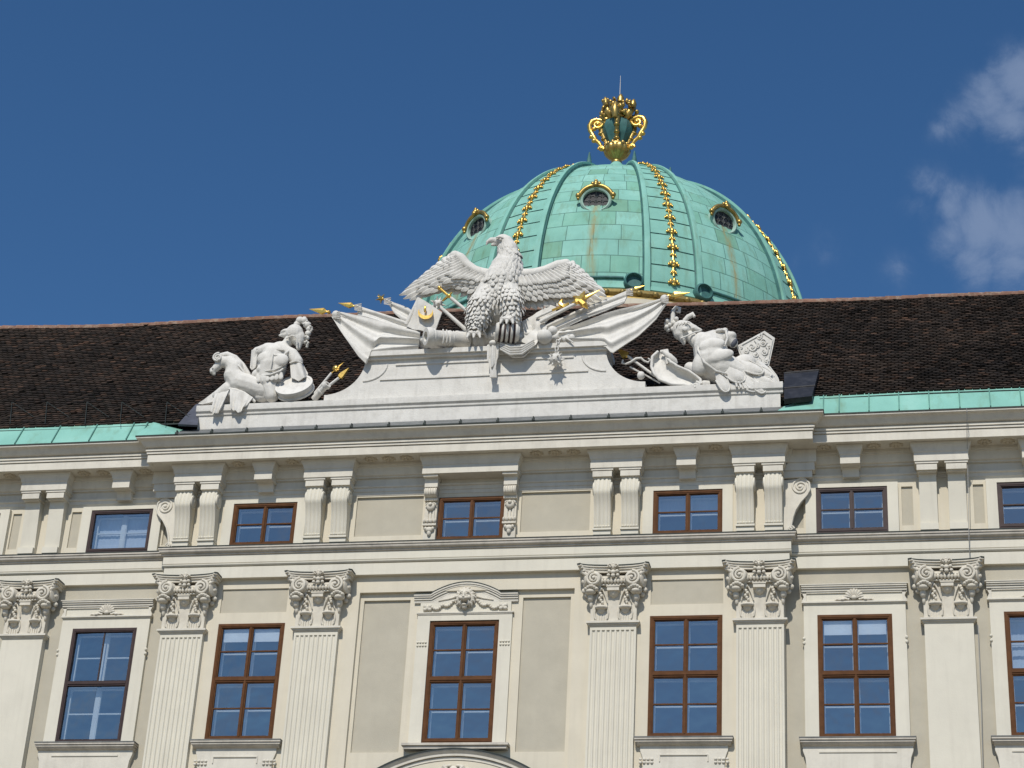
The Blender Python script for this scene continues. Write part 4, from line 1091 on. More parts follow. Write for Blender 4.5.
# ------------------------------------------------------------------ carved figures and trophies
def thing(name, mb_or_me, ma, label, cat, group=None, smooth=60):
    me = mb_or_me.mesh(name) if isinstance(mb_or_me, MB) else mb_or_me
    return tag(link(name, me, ma, None, smooth if isinstance(mb_or_me, MB) else None), label, cat, group)
def child(name, mb_or_me, ma, root, smooth=60):
    me = mb_or_me.mesh(name) if isinstance(mb_or_me, MB) else mb_or_me
    return into(root)(link(name, me, ma, None, smooth if isinstance(mb_or_me, MB) else None))
def rootat(name, px, py, dy, label, cat, group=None):
    e = tag(empty(name, loc=S(px, py, dy)), label, cat, group); bpy.context.view_layer.update(); return e
def chainpx(m, pts):
    """(px, py, dy, radius in px)"""
    m.chain([S(a, b, c) for a, b, c, r in pts], [r * KM for *_, r in pts]); return m
def tubepx(m, pts, n=8): m.tube([S(a, b, c) for a, b, c, r in pts], [r * KM for *_, r in pts], n); return m
def ellpx(m, px, py, dy, rx, ry, rz=None, tilt=0.0, n=14):
    """rx across, ry up the picture, rz in depth (all in px)"""
    rot = Matrix.Rotation(-tilt, 3, 'Y'); m.ell(S(px, py, dy), (rx * KM, (rz if rz else min(rx, ry)) * KM, ry * KM * 1.1), rot, n, 10); return m
def cloth(m, A, B, nu=28, nv=14, fold=.05, freq=5.0, phase=0.0, thick=.035, sag=.0, radial=False):
    """draped sheet ruled between two edge lines of (px, py, dy)"""
    def along(Pn, t):
        Q = [S(*p) for p in Pn]; L_ = [0]
        for a, b in zip(Q, Q[1:]): L_.append(L_[-1] + (b - a).length)
        d = t * L_[-1]
        for i in range(len(Q) - 1):
            if d <= L_[i + 1] + 1e-9: return Q[i].lerp(Q[i + 1], (d - L_[i]) / max(1e-9, L_[i + 1] - L_[i]))
        return Q[-1]
    front, back = [], []
    for i in range(nu + 1):
        u = i / nu; a, b = along(A, u), along(B, u); r1, r2 = [], []
        for j in range(nv + 1):
            v = j / nv; q = a.lerp(b, v)
            if radial:
                ph = freq * 2 * PI * (.75 * v + .22 * u * v) + phase + .9 * sin(2.2 * u + 1.5 * v)
                d = fold * (.25 + .75 * u ** .6) * (sin(ph) * abs(sin(ph)) ** .3 + .35 * sin(2.3 * ph + 1.0)) * min(1, 3 * (1 - v) + .35) + .03 * noise.noise(q * 1.7)
            else:
                ph = freq * 2 * PI * u + phase + 1.6 * v + .8 * sin(3 * v + 2 * u)
                d = fold * (.25 + .75 * v) * (sin(ph) + .45 * sin(1.9 * ph + 1.0)) + .02 * noise.noise(q * 2.3)
            q = q + Vector((.25 * d, -d, -sag * sin(PI * v) + .12 * d))
            r1.append(tuple(q)); r2.append(tuple(q + Vector((0, thick, 0))))
        front.append(r1); back.append(r2)
    m.grid(front); m.grid(back)
    m.grid([front[0], back[0]]); m.grid([front[-1], back[-1]]); m.grid([[r[0] for r in front], [r[0] for r in back]]); m.grid([[r[-1] for r in front], [r[-1] for r in back]])
    return m
def tip_px(m, b, t, wpx, n=4, flat=.55):
    """leaf shaped spear head from base to tip"""
    A, B = S(*b), S(*t); d = B - A; ax = d.normalized(); sd_ = ax.cross(Vector((0, 1, 0))).normalized(); dp_ = ax.cross(sd_)
    W = wpx * KM; rows = []
    for f_, w_ in ((0, .28), (.05, .42), (.10, .25), (.16, .35), (.30, 1.0), (.42, .85), (.70, .42), (1.0, .02)):
        rows.append([tuple(A + d * f_ + sd_ * W * w_ * cos(2 * PI * k / 8) + dp_ * W * w_ * (flat if k % 4 else flat) * sin(2 * PI * k / 8)) for k in range(8)])
    m.grid(rows, False, True); m.ell(A + d * .03, W * .5, None, 10, 8); return m
def leaf(m, p, d, ln, wd, nrm, th=.3, tip=.7):
    d = d.normalized(); sd_ = d.cross(nrm).normalized(); nn = sd_.cross(d).normalized(); rows = []
    for i in range(7):
        t = i / 6; w_ = wd * min(1.0, (.55 + .9 * t)) * math.sqrt(max(0.0, 1 - max(0, (t - tip) / (1.001 - tip)) ** 2)) + .002
        c = p + d * ln * t
        rows.append([tuple(c + sd_ * w_ * (k / 2 - 1) + nn * th * wd * (1 - abs(k / 2 - 1) ** 2.0 + (.35 if k == 2 else 0)) * (1 if t < .95 else .5)) for k in range(5)] + [tuple(c - nn * .15 * wd)])
    m.grid(rows, False, True); return m

OFF = .24
# ---- horse
HB = .02
horse = rootat('horse_statue', 236, 403, HB, 'white stone horse with curled mane crouching at the left end of the pedestal', 'statue')
m = MB()
chainpx(m, [(264, 391, .0, 12), (252, 387, -.02, 12), (240, 384, -.05, 12.5), (234, 376, -.08, 10.5), (235, 368, -.1, 9), (230, 363, -.12, 7.5), (223, 362, -.15, 6)])
chainpx(m, [(240, 388, -.02, 9), (228, 390, -.06, 8), (218, 396, -.08, 6)])
chainpx(m, [(222, 362, -.16, 5.2), (216, 368, -.18, 4.0), (212.5, 371.5, -.19, 3.0)])
ellpx(m, 212, 370, -.19, 2.6, 2.4); ellpx(m, 214, 374, -.18, 2.2, 1.6)
ellpx(m, 219, 359.5, -.22, 4.8, 4.8, 4)
chainpx(m, [(240, 392, .0, 9), (222, 398, -.02, 6), (206, 402, -.05, 3)])
child('body', sculpt(m, .022, 3), M_STONE, horse)
m = MB()       # curled mane over the crest of the neck
tubepx(m, [(219, 356, -.18, 2.6), (227, 354.5, -.12, 3.2), (235, 358, -.08, 3.4), (242, 365, -.05, 3.2), (248, 374, -.02, 2.8), (251, 380, .0, 1.6)])
for k in range(3): tubepx(m, [(224 + 5 * k, 357.5 + 1.6 * k * k * .8, -.25, 1.0), (232 + 4 * k, 362 + 2 * k * k * .6, -.24, 1.3), (240 + 3 * k, 371 + 2.2 * k, -.16, 1.0)], 6)
m.tube([S(219, 359.5, -.2) + Vector((q[0], -.11, q[2])) for q in spiral((0, 0), .115, 2.0, 1, PI * .4, 0, 34)], [.03 - .012 * i / 34 for i in range(35)], 7)
ellpx(m, 219, 359.5, -.32, 1.3, 1.3); 
for a in (2.0, -1.5): ellpx(m, 212 - a * .4, 369.5 + a, -.27, .9, .9)
child('mane', m, M_STONE, horse)
m = MB()       # saddle cloth hanging over the pedestal edge
cloth(m, [(230, 388, -.14), (222, 388, -.14), (214, 392, -.12), (200, 402, -.12)], [(228, 393, -.2), (221, 400, -.18), (214, 402, -.16), (198, 404, -.12)], 20, 8, .02, 2)
cloth(m, [(215, 394, -.30), (222, 392, -.30), (229, 390, -.30)], [(210.5, 412, -.42), (215, 414, -.42), (220, 411, -.41)], 16, 10, .035, 2.2)
cloth(m, [(230, 389, -.30), (240, 391, -.30), (253, 397, -.28)], [(230, 407, -.42), (238, 413, -.42), (247, 404, -.40)], 18, 10, .04, 2.4, 1)
tubepx(m, [(229, 389, -.2, 1.6), (236, 390, -.22, 1.8), (244, 393, -.22, 1.6), (252, 399, -.22, 1.9), (255, 402, -.2, 1.4)], 8)
child('saddle_cloth', m, M_STONE, horse, 50)

# ---- seated warrior torso
war = rootat('warrior_statue', 272, 402, 0, 'white stone warrior torso in crested helmet seated between the horse and the drum', 'statue')
m = MB()
chainpx(m, [(270, 377, -.02, 13.5), (272, 367, -.03, 15), (275, 358, -.02, 14), (280, 351, 0, 10)])
chainpx(m, [(258, 352, .0, 5.5), (268, 350.5, -.05, 8), (282, 351, -.05, 8), (292, 355, -.04, 7), (297, 362, -.06, 6.4)])
chainpx(m, [(257, 352, .0, 5), (255, 358, .02, 4.5), (254.5, 366, .02, 3.8)])
ellpx(m, 264, 358, -.28, 7.5, 6, 3.5, .1); ellpx(m, 281, 360, -.28, 8, 6.5, 3.5, -.1)
ellpx(m, 262, 369, -.22, 6, 4, 4); ellpx(m, 276, 368, -.25, 5, 5, 3)
chainpx(m, [(282, 352, .0, 6), (286, 345, .0, 5.2), (291, 338, .0, 5.4)])
chainpx(m, [(264, 381, -.05, 10), (270, 388, -.12, 8), (272, 396, -.12, 7)])
ellpx(m, 266, 380, -.2, 7.5, 7.5, 6); ellpx(m, 258, 374, -.12, 7, 5, 5, .4); ellpx(m, 276, 376, -.1, 8, 8, 6)
ellpx(m, 270, 393, -.1, 7, 8, 6); ellpx(m, 262, 396, -.05, 9, 6, 6)
child('body', sculpt(m, .02, 3), M_STONE, war)
m = MB()
ellpx(m, 294.5, 333.5, 0, 9.2, 9, 8.5); ellpx(m, 298, 338, .02, 7.5, 8, 7)
chainpx(m, [(291, 334, -.02, 5), (285, 335, -.03, 3.2), (279.5, 335.5, -.03, 1.2)]); ellpx(m, 286, 332.5, -.0, 6, 2.6, 6, .25)
chainpx(m, [(299, 341, -.0, 5), (298.5, 348, -.02, 2.4)])
helm = sculpt(m, .018, 2)
m = MB().merge(helm)
ellpx(m, 289, 334.5, -.19, 1.4, .9, 1); tubepx(m, [(286, 338.5, -.17, .8), (292, 335.5, -.20, .9), (297, 337, -.2, .9), (297, 345, -.18, .8)], 6)
child('helmet', m, M_STONE, war)
m = MB()
for a, b, r in ((297, 324.5, 3.6), (300, 320.5, 4.2), (304, 320.5, 3.8), (307, 325, 4.0), (309.5, 329, 3.3), (308, 333.5, 3.2), (307, 338, 2.6), (306.5, 343, 2.2), (307, 346.5, 1.6)): ellpx(m, a, b, .05, r, r * .9)
for k in range(30):
    i = random.randrange(7); a, b, r = ((300, 320.5, 4.2), (304, 320.5, 3.8), (307, 325, 4.0), (309.5, 329, 3.3), (308, 333.5, 3.2), (307, 338, 2.6), (306.5, 343, 2.2))[i]
    an = random.uniform(0, 2 * PI); ellpx(m, a + cos(an) * r * .8, b + sin(an) * r * .8, .05 - random.uniform(0, .08), 1.1, 1.1)
child('crest', m, M_STONE, war)
m = MB()
tubepx(m, [(256, 372.5, -.16, 1.0), (263, 375.5, -.30, 1.2), (271, 374.5, -.34, 1.2), (280, 371, -.30, 1.2), (285, 367, -.18, 1.0)], 6)
tubepx(m, [(259, 368.5, -.26, .6), (266, 371, -.33, .8), (274, 370, -.34, .8), (283, 366, -.26, .6)], 6)
tubepx(m, [(273, 354, -.36, .6), (272, 361, -.38, .7), (270.5, 369, -.35, .6)], 5)
for k in range(6): leaf(m, S(260 + 4.2 * k, 375.5 - .6 * k, -.27 - .03 * math.sin(k * .6)), Vector((.12 * (k - 2.5) * .3, -.15, -1)), .20, .052, Vector((0, -1, 0)), .35, .6)
child('belt', m, M_STONE, war, 50)
m = MB()      # shoulder straps and cape hanging from the arm
tubepx(m, [(266, 353.5, -.30, .9), (274, 355, -.33, 1.0), (282, 356, -.31, 1.0), (287, 352, -.25, 1.0), (291, 349.5, -.12, 1)], 6)
tubepx(m, [(271, 350, -.26, 1.5), (278, 349.5, -.28, 1.7), (284, 350, -.24, 1.4)], 6)
cloth(m, [(290, 363, -.12), (296, 361, -.20), (301, 362, -.14), (303, 364, .05)], [(291, 378, -.18), (298, 380, -.24), (305, 378, -.2), (308, 374, .08)], 20, 10, .03, 2.0)
tubepx(m, [(290, 363, -.16, 1.2), (296, 361, -.22, 1.3), (302, 363, -.12, 1.2)], 6)
cloth(m, [(251.5, 350, .0), (254, 349, -.08), (258, 349, -.1)], [(250, 368, .0), (252.5, 370, -.06), (256, 366, -.08)], 10, 8, .02, 2)
for k in range(5): ellpx(m, 258 + 3 * k, 349 + .4 * (k % 2), -.12, 2, 1.6)
child('cape', m, M_STONE, war, 50)

def disc_drum(m, c, n_, r, h, sq=1.0, rim=.02):
    m.lathe(c, [(0, 0), (r * .9, 0), (r * .92, .012), (r + rim, .012), (r + rim, -.05), (r * .97, -.06), (r * .97, -h + .05), (r + rim, -h + .04), (r + rim, -h), (0, -h)], 40, n_)
m = MB(); n_ = Vector((-.05, -cos(rad(33)), sin(rad(33)))); disc_drum(m, S(294, 384.8, -.20), n_, 18.2 * KM, .19)
thing('stone_drum', m, M_STONE, 'round white stone drum tilted forward beside the seated warrior', 'drum', None, 40)

# spears and small cannon right of the drum
def spear(name, a, b, head, hw, label, star=False, r=1.3, group=None):
    e = rootat(name, *a, label, 'spear', group); m = MB(); tubepx(m, [(*a, r), (*b, r)], 8); child('shaft', m, M_STONE, e)
    m = MB(); tip_px(m, b, head, hw); child('spear_head', m, M_GOLD, e, 30); return e, m
e, _ = spear('stone_spear', (314, 394, -.02), (331.5, 373, -.02), (344, 362, -.02), 1.6, 'spear with knobbed gilded head leaning right of the drum')
m = MB(); ellpx(m, 336, 368.5, -.02, 3.6, 3, 3, -.7)
for k in range(8):
    a = 2 * PI * k / 8; c = S(336 + 2.6 * cos(a + .7), 368.5 + 2.2 * sin(a + .7), -.02 - .06 * cos(a)); m.ell(c, 1.3 * KM, None, 8, 6)
child('knob', m, M_GOLD, e)
e = rootat('gilded_arrow', 322, 391, -.1, 'arrow with broad gilded head rising from behind the small cannon', 'arrow')
m = MB(); tubepx(m, [(318, 394, -.05, 1.4), (340, 377, -.05, 1.4)]); child('shaft', m, M_STONE, e)
m = MB(); q = [S(*p, -.05) for p in ((349.3, 368.3), (340.5, 373.5), (338.5, 376), (341.5, 378.8), (343, 377.5))]; m.prism([v + Vector((0, -.04, 0)) for v in q], [v + Vector((0, .04, 0)) for v in q]); ellpx(m, 339.5, 377, -.05, 1.8, 1.8)
child('arrow_head', m, M_GOLD, e, 20)
def barrel(m, a, b, prof, n=28):
    """gun barrel from muzzle a to breech b, prof of (share of length, radius in px)"""
    A, B = S(*a), S(*b); d = B - A; L_ = d.length
    m.lathe(A, [(prof[0][1] * KM * .55, .10)] + [(prof[0][1] * KM * .58, -.002)] + [(r * KM, f_ * L_) for f_, r in prof] + [(0.0, L_)], n, d.normalized())
    m.lathe(A + d.normalized() * .12, [(0, 0), (prof[0][1] * KM * .58, 0)], n, d.normalized())
e = rootat('small_cannon', 322, 391, -.14, 'small white cannon barrel lying at the left foot of the curved pedestal shoulder', 'cannon')
m = MB(); barrel(m, (327.8, 384, -.30), (314, 399, -.05), [(0, 3.8), (.08, 4.3), (.16, 4.2), (.2, 3.0), (.45, 3.0), (.47, 3.5), (.55, 3.5), (.57, 3.0), (1, 3.4)]); child('barrel', m, M_STONE, e, 40)

OFF = .05
# ---- eagle
eag = rootat('eagle_statue', 498, 335, .05, 'large white stone eagle with spread wings standing on top of the pedestal', 'statue')
m = MB()
chainpx(m, [(499, 310, .10, 17), (500, 296, .05, 20), (503, 282, .0, 20.2), (506, 270, .0, 16.6), (508.5, 260, 0, 12), (509, 250, -.02, 9.8), (506, 243, -.04, 8)])
ellpx(m, 503, 240.5, -.06, 8, 6, 6.5, -.1); ellpx(m, 498, 241, -.08, 5, 4.2, 4.5)
chainpx(m, [(496, 240.5, -.08, 3.6), (491, 240.2, -.08, 2.9), (487.5, 242, -.08, 1.8), (486.3, 245, -.08, .8)])
chainpx(m, [(497, 244.5, -.08, 2.0), (491.5, 245, -.08, 1.2)])
chainpx(m, [(493, 290, .0, 15), (484.5, 305, -.10, 15.5), (479.5, 320, -.14, 11), (476, 331, -.18, 4.2)])
chainpx(m, [(508, 292, -.1, 13), (511, 303, -.26, 12), (512, 316, -.26, 8), (510, 322, -.30, 4)])
chainpx(m, [(500, 318, .22, 12), (500, 334, .3, 10)])
child('body', sculpt(m, .022, 2), M_STONE, eag)
m = MB()
ellpx(m, 500.5, 239.5, -.23, 1.3, 1.1)
tubepx(m, [(496, 237.5, -.22, .9), (500, 236.8, -.24, 1.2), (505, 238.5, -.20, .8)], 6)
child('eye', m, M_STONE, eag)
# plumage: overlapping feathers on neck, breast and thighs
random.seed(11)
m = MB()
def feather_rows(axis, n_rows, per, ln, wd, spread=1.0):
    """axis: (px,py,dy,r) from top to bottom; feathers pointing down it, facing the front half"""
    for r_ in range(n_rows):
        t = r_ / (n_rows - 1) * (len(axis) - 1); i = min(int(t), len(axis) - 2); f_ = t - i
        c = [axis[i][k] + (axis[i + 1][k] - axis[i][k]) * f_ for k in range(4)]
        C0 = S(c[0], c[1], c[2]); R0 = c[3] * KM
        dn = (S(*axis[i + 1][:3]) - S(*axis[i][:3])).normalized()
        for k in range(per):
            a = (k + (.5 if r_ % 2 else 0)) / per * PI * 1.25 - PI * .625 + random.uniform(-.08, .08)
            side = Vector((1, 0, 0)); fr2 = Vector((0, -1, 0)); nn = (side * sin(a) * spread + fr2 * cos(a)).normalized()
            p = C0 + side * sin(a) * R0 * .99 + fr2 * cos(a) * R0 * .96
            d = dn + nn * random.uniform(.12, .3) + side * random.uniform(-.2, .2)
            leaf(m, p, d, ln * random.uniform(.85, 1.2), wd * random.uniform(.85, 1.15), nn, .34)
feather_rows([(506.5, 247, -.03, 8.4), (509, 254, -.02, 10), (508.5, 262, 0, 13), (506, 271, 0, 16.9), (503, 282, 0, 20.1), (500, 296, .05, 20), (499, 306, .1, 18)], 22, 15, .17, .054)
feather_rows([(492, 292, -.02, 14.8), (484.5, 305, -.10, 15.4), (479.5, 319, -.14, 11.4), (477, 327, -.17, 6.5)], 13, 12, .16, .042)
feather_rows([(508, 291, -.12, 12.6), (511, 303, -.26, 12), (512, 315, -.26, 8.4), (511, 320, -.28, 6)], 11, 11, .17, .042)
child('plumage', m, M_STONE, eag, 50)
m = MB()      # rough rock the trophies are piled on
random.seed(21)
for k in range(34):
    px = 424 + 150 * k / 33; ellpx(m, px, 343 - 2.2 * (px - 424) / 150 * 1.6 - random.uniform(0, 4), .16 + random.uniform(-.05, .1), random.uniform(5, 8), random.uniform(4.5, 7), 9, random.uniform(-.5, .5))
for px, py, r in ((470, 334, 8), (482, 336, 9), (494, 330, 9), (518, 330, 9), (530, 332, 9), (458, 338, 7)): ellpx(m, px, py, .22, r, r, 8)
child('rock', sculpt(m, .035, 2), M_STONE, eag)
m = MB()      # feet with talons
for fx, fy, dy in ((476, 332, -.2), (509, 318, -.42)):
    for k in (-1, 0, 1, 2):
        b = S(fx, fy, dy); e1 = S(fx + 5 * k - 2, fy + 2 - abs(k) * .6, dy - .14 if k < 2 else dy + .1); e2 = S(fx + 6.5 * k - 2.5, fy + 5.5, dy - .20 if k < 2 else dy + .15)
        m.chain([b, e1, e2], [.065, .055, .02], 8)
        for q in range(3): m.ell(b.lerp(e1, .3 + .3 * q), .062, None, 8, 6)
child('foot', m, M_STONE, eag)
def wing(lead, tips, arm_r, sgn, lab):
    """lead: line from shoulder to wrist; tips: line of feather ends from the outer edge round to the body"""
    def along(Pn, t):
        L_ = [0]
        for a, b in zip(Pn, Pn[1:]): L_.append(L_[-1] + math.hypot(b[0] - a[0], b[1] - a[1]))
        d = t * L_[-1]
        for i in range(len(Pn) - 1):
            if d <= L_[i + 1] + 1e-9:
                f_ = (d - L_[i]) / max(1e-9, L_[i + 1] - L_[i]); return [Pn[i][k] + (Pn[i + 1][k] - Pn[i][k]) * f_ for k in range(3)]
        return list(Pn[-1])
    m = MB(); rl = list(reversed(lead))
    for layer, (f0, f1, n, w_) in enumerate(((.30, 1.0, 20, 4.3), (.22, .80, 19, 3.7), (.14, .62, 18, 3.3), (.08, .46, 17, 3.0), (.02, .32, 16, 2.7))):
        for k in range(n):
            t = (k + .5 * (layer % 2)) / (n - .5); t = min(1, t)
            r0 = along(rl, t ** 1.15); tp = along(tips, t)
            jt = random.uniform(-.03, .03)
            a = [r0[i] + (tp[i] - r0[i]) * (f0 + jt) for i in range(3)]; b = [r0[i] + (tp[i] - r0[i]) * (f1 + jt) for i in range(3)]
            dy = -.055 * layer + .004 * k * (1 if layer == 0 else -.3)
            p, q = S(a[0], a[1], a[2] + dy), S(b[0], b[1], b[2] + dy + .015)
            leaf(m, p, q - p, (q - p).length, w_ * KM * random.uniform(.9, 1.1), Vector((.15 * sgn, -1, .12)), .4, .72)
    # solid web behind the feathers
    web = [S(x, y, d + .05) for x, y, d in lead] + [S(*[(lead[-1][i] * .25 + tips[k][i] * .75) + (.06 if i == 2 else 0) for i in range(3)]) for k in range(len(tips))]
    m.prism(web, [v + Vector((0, .10, 0)) for v in web])
    arm = MB(); chainpx(arm, [(x, y, d, r) for (x, y, d), r in zip(lead, arm_r)])
    m.merge(sculpt(arm, .03, 2))
    return child('wing', m, M_STONE, eag, 50)
wing([(492, 277, .05), (482, 274, .05), (474, 271, .03), (466, 265.5, .0), (460, 259, -.02), (455, 256.5, -.03)],
     [(447, 257, .0), (438, 263, .0), (428, 271, .0), (418, 279.5, .0), (407, 288, .0), (398.5, 297, .0), (405, 301, .0), (414, 300, .0), (427, 295, 0), (440, 292, 0), (453, 294, .0), (466, 299, .0), (478, 304, .02)], (8, 6.5, 6, 6.2, 6.5, 6.2), -1, 'left')
wing([(516, 276, .05), (524, 275, .05), (535, 274, .03), (546, 271.5, .0), (558, 266.5, -.02), (566, 264.5, -.03)],
     [(576, 264, .0), (584, 272, .0), (591, 279, .0), (600, 288, .0), (607.5, 295, .0), (603, 299, .0), (594, 303, .0), (583, 305, .0), (571, 304, 0), (560, 304, 0), (549, 307, .0), (538, 309, .0), (526, 308, .02)], (8, 6.5, 6, 6.2, 6.5, 5.8), 1, 'right')

# ---- banners on the left
def flag(name, A, B, knob, head, hw, label, dy_pole=.0, fold=.05, freq=4, phase=0, cap_=True):
    e = rootat(name, *A[0], label, 'flag', 'stone flags round the eagle')
    m = MB(); cloth(m, A, B, 36, 36, fold, freq, phase, radial=True); child('cloth', m, M_STONE, e, 60)
    m = MB(); a = A[0]; b = A[-1]; tubepx(m, [(knob[0], knob[1], a[2] + .02, 1.6), (b[0], b[1], b[2] + .06, 1.6)], 8); child('pole', m, M_STONE, e)
    m = MB(); ellpx(m, *knob, 4.2 if cap_ else 1.8, 4.0 if cap_ else 1.8, 4 if cap_ else 2, .3)
    for k in range(5): tubepx(m, [(knob[0] - 3, knob[1] - 2 + k * 1.2, knob[2] - .06, .5), (knob[0] + 4, knob[1] - 3.2 + k * 1.8, knob[2] - .09, .6)], 5)
    child('gathered_top', m, M_STONE, e)
    m = MB(); tip_px(m, *head, hw); child('gilded_head', m, M_GOLD, e, 25)
    return e
flag('stone_flag', [(341, 312.5, -.06), (360, 317, -.05), (395, 326, -.04), (420, 333, -.02)], [(331.5, 317, -.10), (345, 338, -.16), (358, 356, -.20), (366.5, 364, -.20), (369, 353.5, -.16), (390, 351, -.14), (418, 349.5, -.12)],
     (336, 314.8, -.08), ((329.5, 312.2, -.08), (309, 309, -.08)), 4.0, 'stone flag draped furthest out at the left over the pedestal shoulder', 0, .075, 2.6, .5)
flag('stone_flag', [(357, 307, .10), (375, 312, .10), (395, 319, .10), (410, 324, .12)], [(358, 317, .10), (372, 322, .08), (392, 329, .06), (416, 335, .06)],
     (357.5, 307, .10), ((356, 306.5, .10), (338, 303, .10)), 3.6, 'stone flag second from the left with blunt gilded head rising behind the outermost one', 0, .05, 1.6, 1.2, False)
flag('stone_flag', [(387, 300.5, .2), (396, 303.5, .2), (408, 308, .2), (416, 314, .2)], [(389, 305, .2), (394, 313, .16), (401, 319, .14), (412, 323, .14)],
     (387, 301, .2), ((385, 300, .2), (377, 296, .2)), 1.6, 'small stone flag under the tip of the left wing topped by a gilded star', 0, .05, 1.5, .3, False)
def star_pts(c, r0, r1, n, rot=0.0, dy=0.0, tilt=None):
    return [S(c[0] + (r0 if i % 2 == 0 else r1) * cos(rot + PI * i / n), c[1] + (r0 if i % 2 == 0 else r1) * sin(rot + PI * i / n), dy) for i in range(2 * n)]
def star(m, c, r0, r1, n, rot, dy, th=.05):
    q = star_pts(c, r0, r1, n, rot, dy); cc = S(c[0], c[1], dy - th); cb = S(c[0], c[1], dy + th); o = len(m.v)
    m.add(q + [cc, cb], [(i, (i + 1) % (2 * n), 2 * n) for i in range(2 * n)] + [((i + 1) % (2 * n), i, 2 * n + 1) for i in range(2 * n)])
fl3 = [o for o in bpy.data.objects if o.name.startswith('stone_flag') and o.get('label', '').startswith('small')][0]
m = MB(); star(m, (381, 298.5), 6, 2.2, 5, .35, .2); child('gilded_star', m, M_GOLD, fl3, 20)

ban = rootat('crescent_banner', 425, 318, -.05, 'square stone banner bearing a gilded crescent above the large cannon', 'banner')
m = MB(); cloth(m, [(419, 298, -.10), (427, 302, -.12), (442, 312, -.12)], [(405.5, 326, -.04), (418, 330, -.10), (434, 333, -.10)], 22, 14, .022, 1.6, .8)
tubepx(m, [(419, 298, -.06, 1.8), (413, 311, -.05, 2.2), (406.5, 325, -.02, 2.6)], 8); child('cloth', m, M_STONE, ban, 50)
m = MB(); q = []
for i in range(17):
    a = rad(-20 + 220 * i / 16); q.append((425.5 + 7.6 * cos(a), 312.5 + 6.6 * sin(a)))
for i in range(17):
    a = rad(200 - 220 * i / 16); q.append((425.8 + 6.6 * cos(a), 310.4 + 5.2 * sin(a)))
m.prism([S(x, y, -.24) for x, y in q], [S(x, y, -.14) for x, y in q]); ellpx(m, 425, 309, -.2, 1.3, 3.6, 1.2); child('crescent', m, M_GOLD, ban, 30)
m = MB(); tubepx(m, [(425, 330, .05, 1.6), (418, 302, .1, 1.6), (415, 298, .1, 1.5)]); child('pole', m, M_STONE, ban)
m = MB(); ellpx(m, 414, 296.5, .1, 3.4, 2.6, 2.4, .3); ellpx(m, 411, 295, .1, 1.8, 1.5); child('finial', m, M_GOLD, ban)

e = rootat('morning_star', 455, 322, .08, 'spiked stone ball on a long shaft rising left of the eagle', 'morning star')
m = MB(); tubepx(m, [(440, 307, .0, 1.9), (472, 335, .0, 2.0)]); child('shaft', m, M_STONE, e)
m = MB(); c = S(437.7, 304, 0); m.ell(c, 4.6 * KM, None, 14, 10)
for k in range(16):
    z = 1 - 2 * (k + .5) / 16; a = k * 2.4; d = Vector((math.sqrt(1 - z * z) * cos(a), math.sqrt(1 - z * z) * sin(a), z)); m.tube([c + d * .09, c + d * .2], [.035, .006], 6)
child('spiked_ball', m, M_STONE, e, 40)
e = rootat('gilded_sword', 458, 303, .1, 'sword with gilded cross hilt pointing down towards the left eagle foot', 'sword')
m = MB(); a, b = S(451, 298, -.12), S(474, 317, -.12); m.tube([a, b], [.045, .035], 6); child('blade', m, M_STONE, e)
m = MB(); tubepx(m, [(452, 299, -.12, 1.2), (440.5, 289, -.12, 1.4)]); tubepx(m, [(442.5, 301, -.12, 1.0), (446, 298, -.13, 1.5), (452, 292.5, -.12, 1.0)]); ellpx(m, 439.5, 288, -.12, 2, 2); ellpx(m, 449, 296, -.12, 2.6, 2.2)
child('hilt', m, M_GOLD, e, 40)

e = rootat('large_cannon', 440, 338, -.1, 'large white cannon barrel lying on the pedestal shelf left of the eagle', 'cannon')
m = MB(); barrel(m, (425.5, 336.5, -.50), (468, 341, .10), [(0, 8.6), (.05, 9.6), (.12, 9.5), (.15, 8.6), (.18, 8.8), (.22, 7.4), (.5, 7.6), (.52, 8.4), (.58, 8.4), (.6, 7.8), (.8, 8.4), (1, 8.8)], 36); child('barrel', m, M_STONE, e, 40)
m = MB()
for k in range(6): tubepx(m, [(443 + 3.5 * k, 329.5 + .6 * k, -.40 + .06 * k, .8), (444 + 3.5 * k, 336, -.47 + .06 * k, .9), (443 + 3.4 * k, 343, -.40 + .06 * k, .8)], 6)
child('reeding', m, M_STONE, e)
# rolled cloth and loose bands at the eagle's feet
e = rootat('stone_drapery', 500, 343, -.2, 'carved cloth swag hanging over the shelf edge below the eagle', 'drapery')
m = MB(); cloth(m, [(499, 342, -.20), (515, 346, -.24), (528, 345.5, -.22), (541, 337, -.12)], [(501, 350, -.26), (512, 357, -.30), (524, 355.5, -.28), (536, 345, -.2)], 30, 14, .03, 1.0, .4)
for k in range(4): tubepx(m, [(500, 343 + 2 * k, -.26, .9), (510, 347.5 + 2.4 * k, -.32, 1.3), (522, 347 + 2.3 * k, -.31, 1.3), (534, 340 + 1.8 * k, -.24, .9)], 6)
child('swag', m, M_STONE, e, 60)
m = MB(); cloth(m, [(487, 345, -.24), (493, 342, -.27), (499, 343, -.24)], [(487, 360, -.24), (492, 368, -.26), (498, 358, -.24)], 18, 12, .04, 2.0)
cloth(m, [(488, 358, -.23), (493, 361, -.24), (497, 358, -.23)], [(490.5, 374, -.22), (493, 377, -.23), (495, 374, -.22)], 10, 8, .02, 1.5)
for k in range(7): tubepx(m, [(491 + .8 * k, 370, -.26, .7), (490.5 + .9 * k, 377.5, -.25, .9)], 5)
ellpx(m, 493, 343, -.24, 4, 2.6, 3); child('tail', m, M_STONE, e, 60)
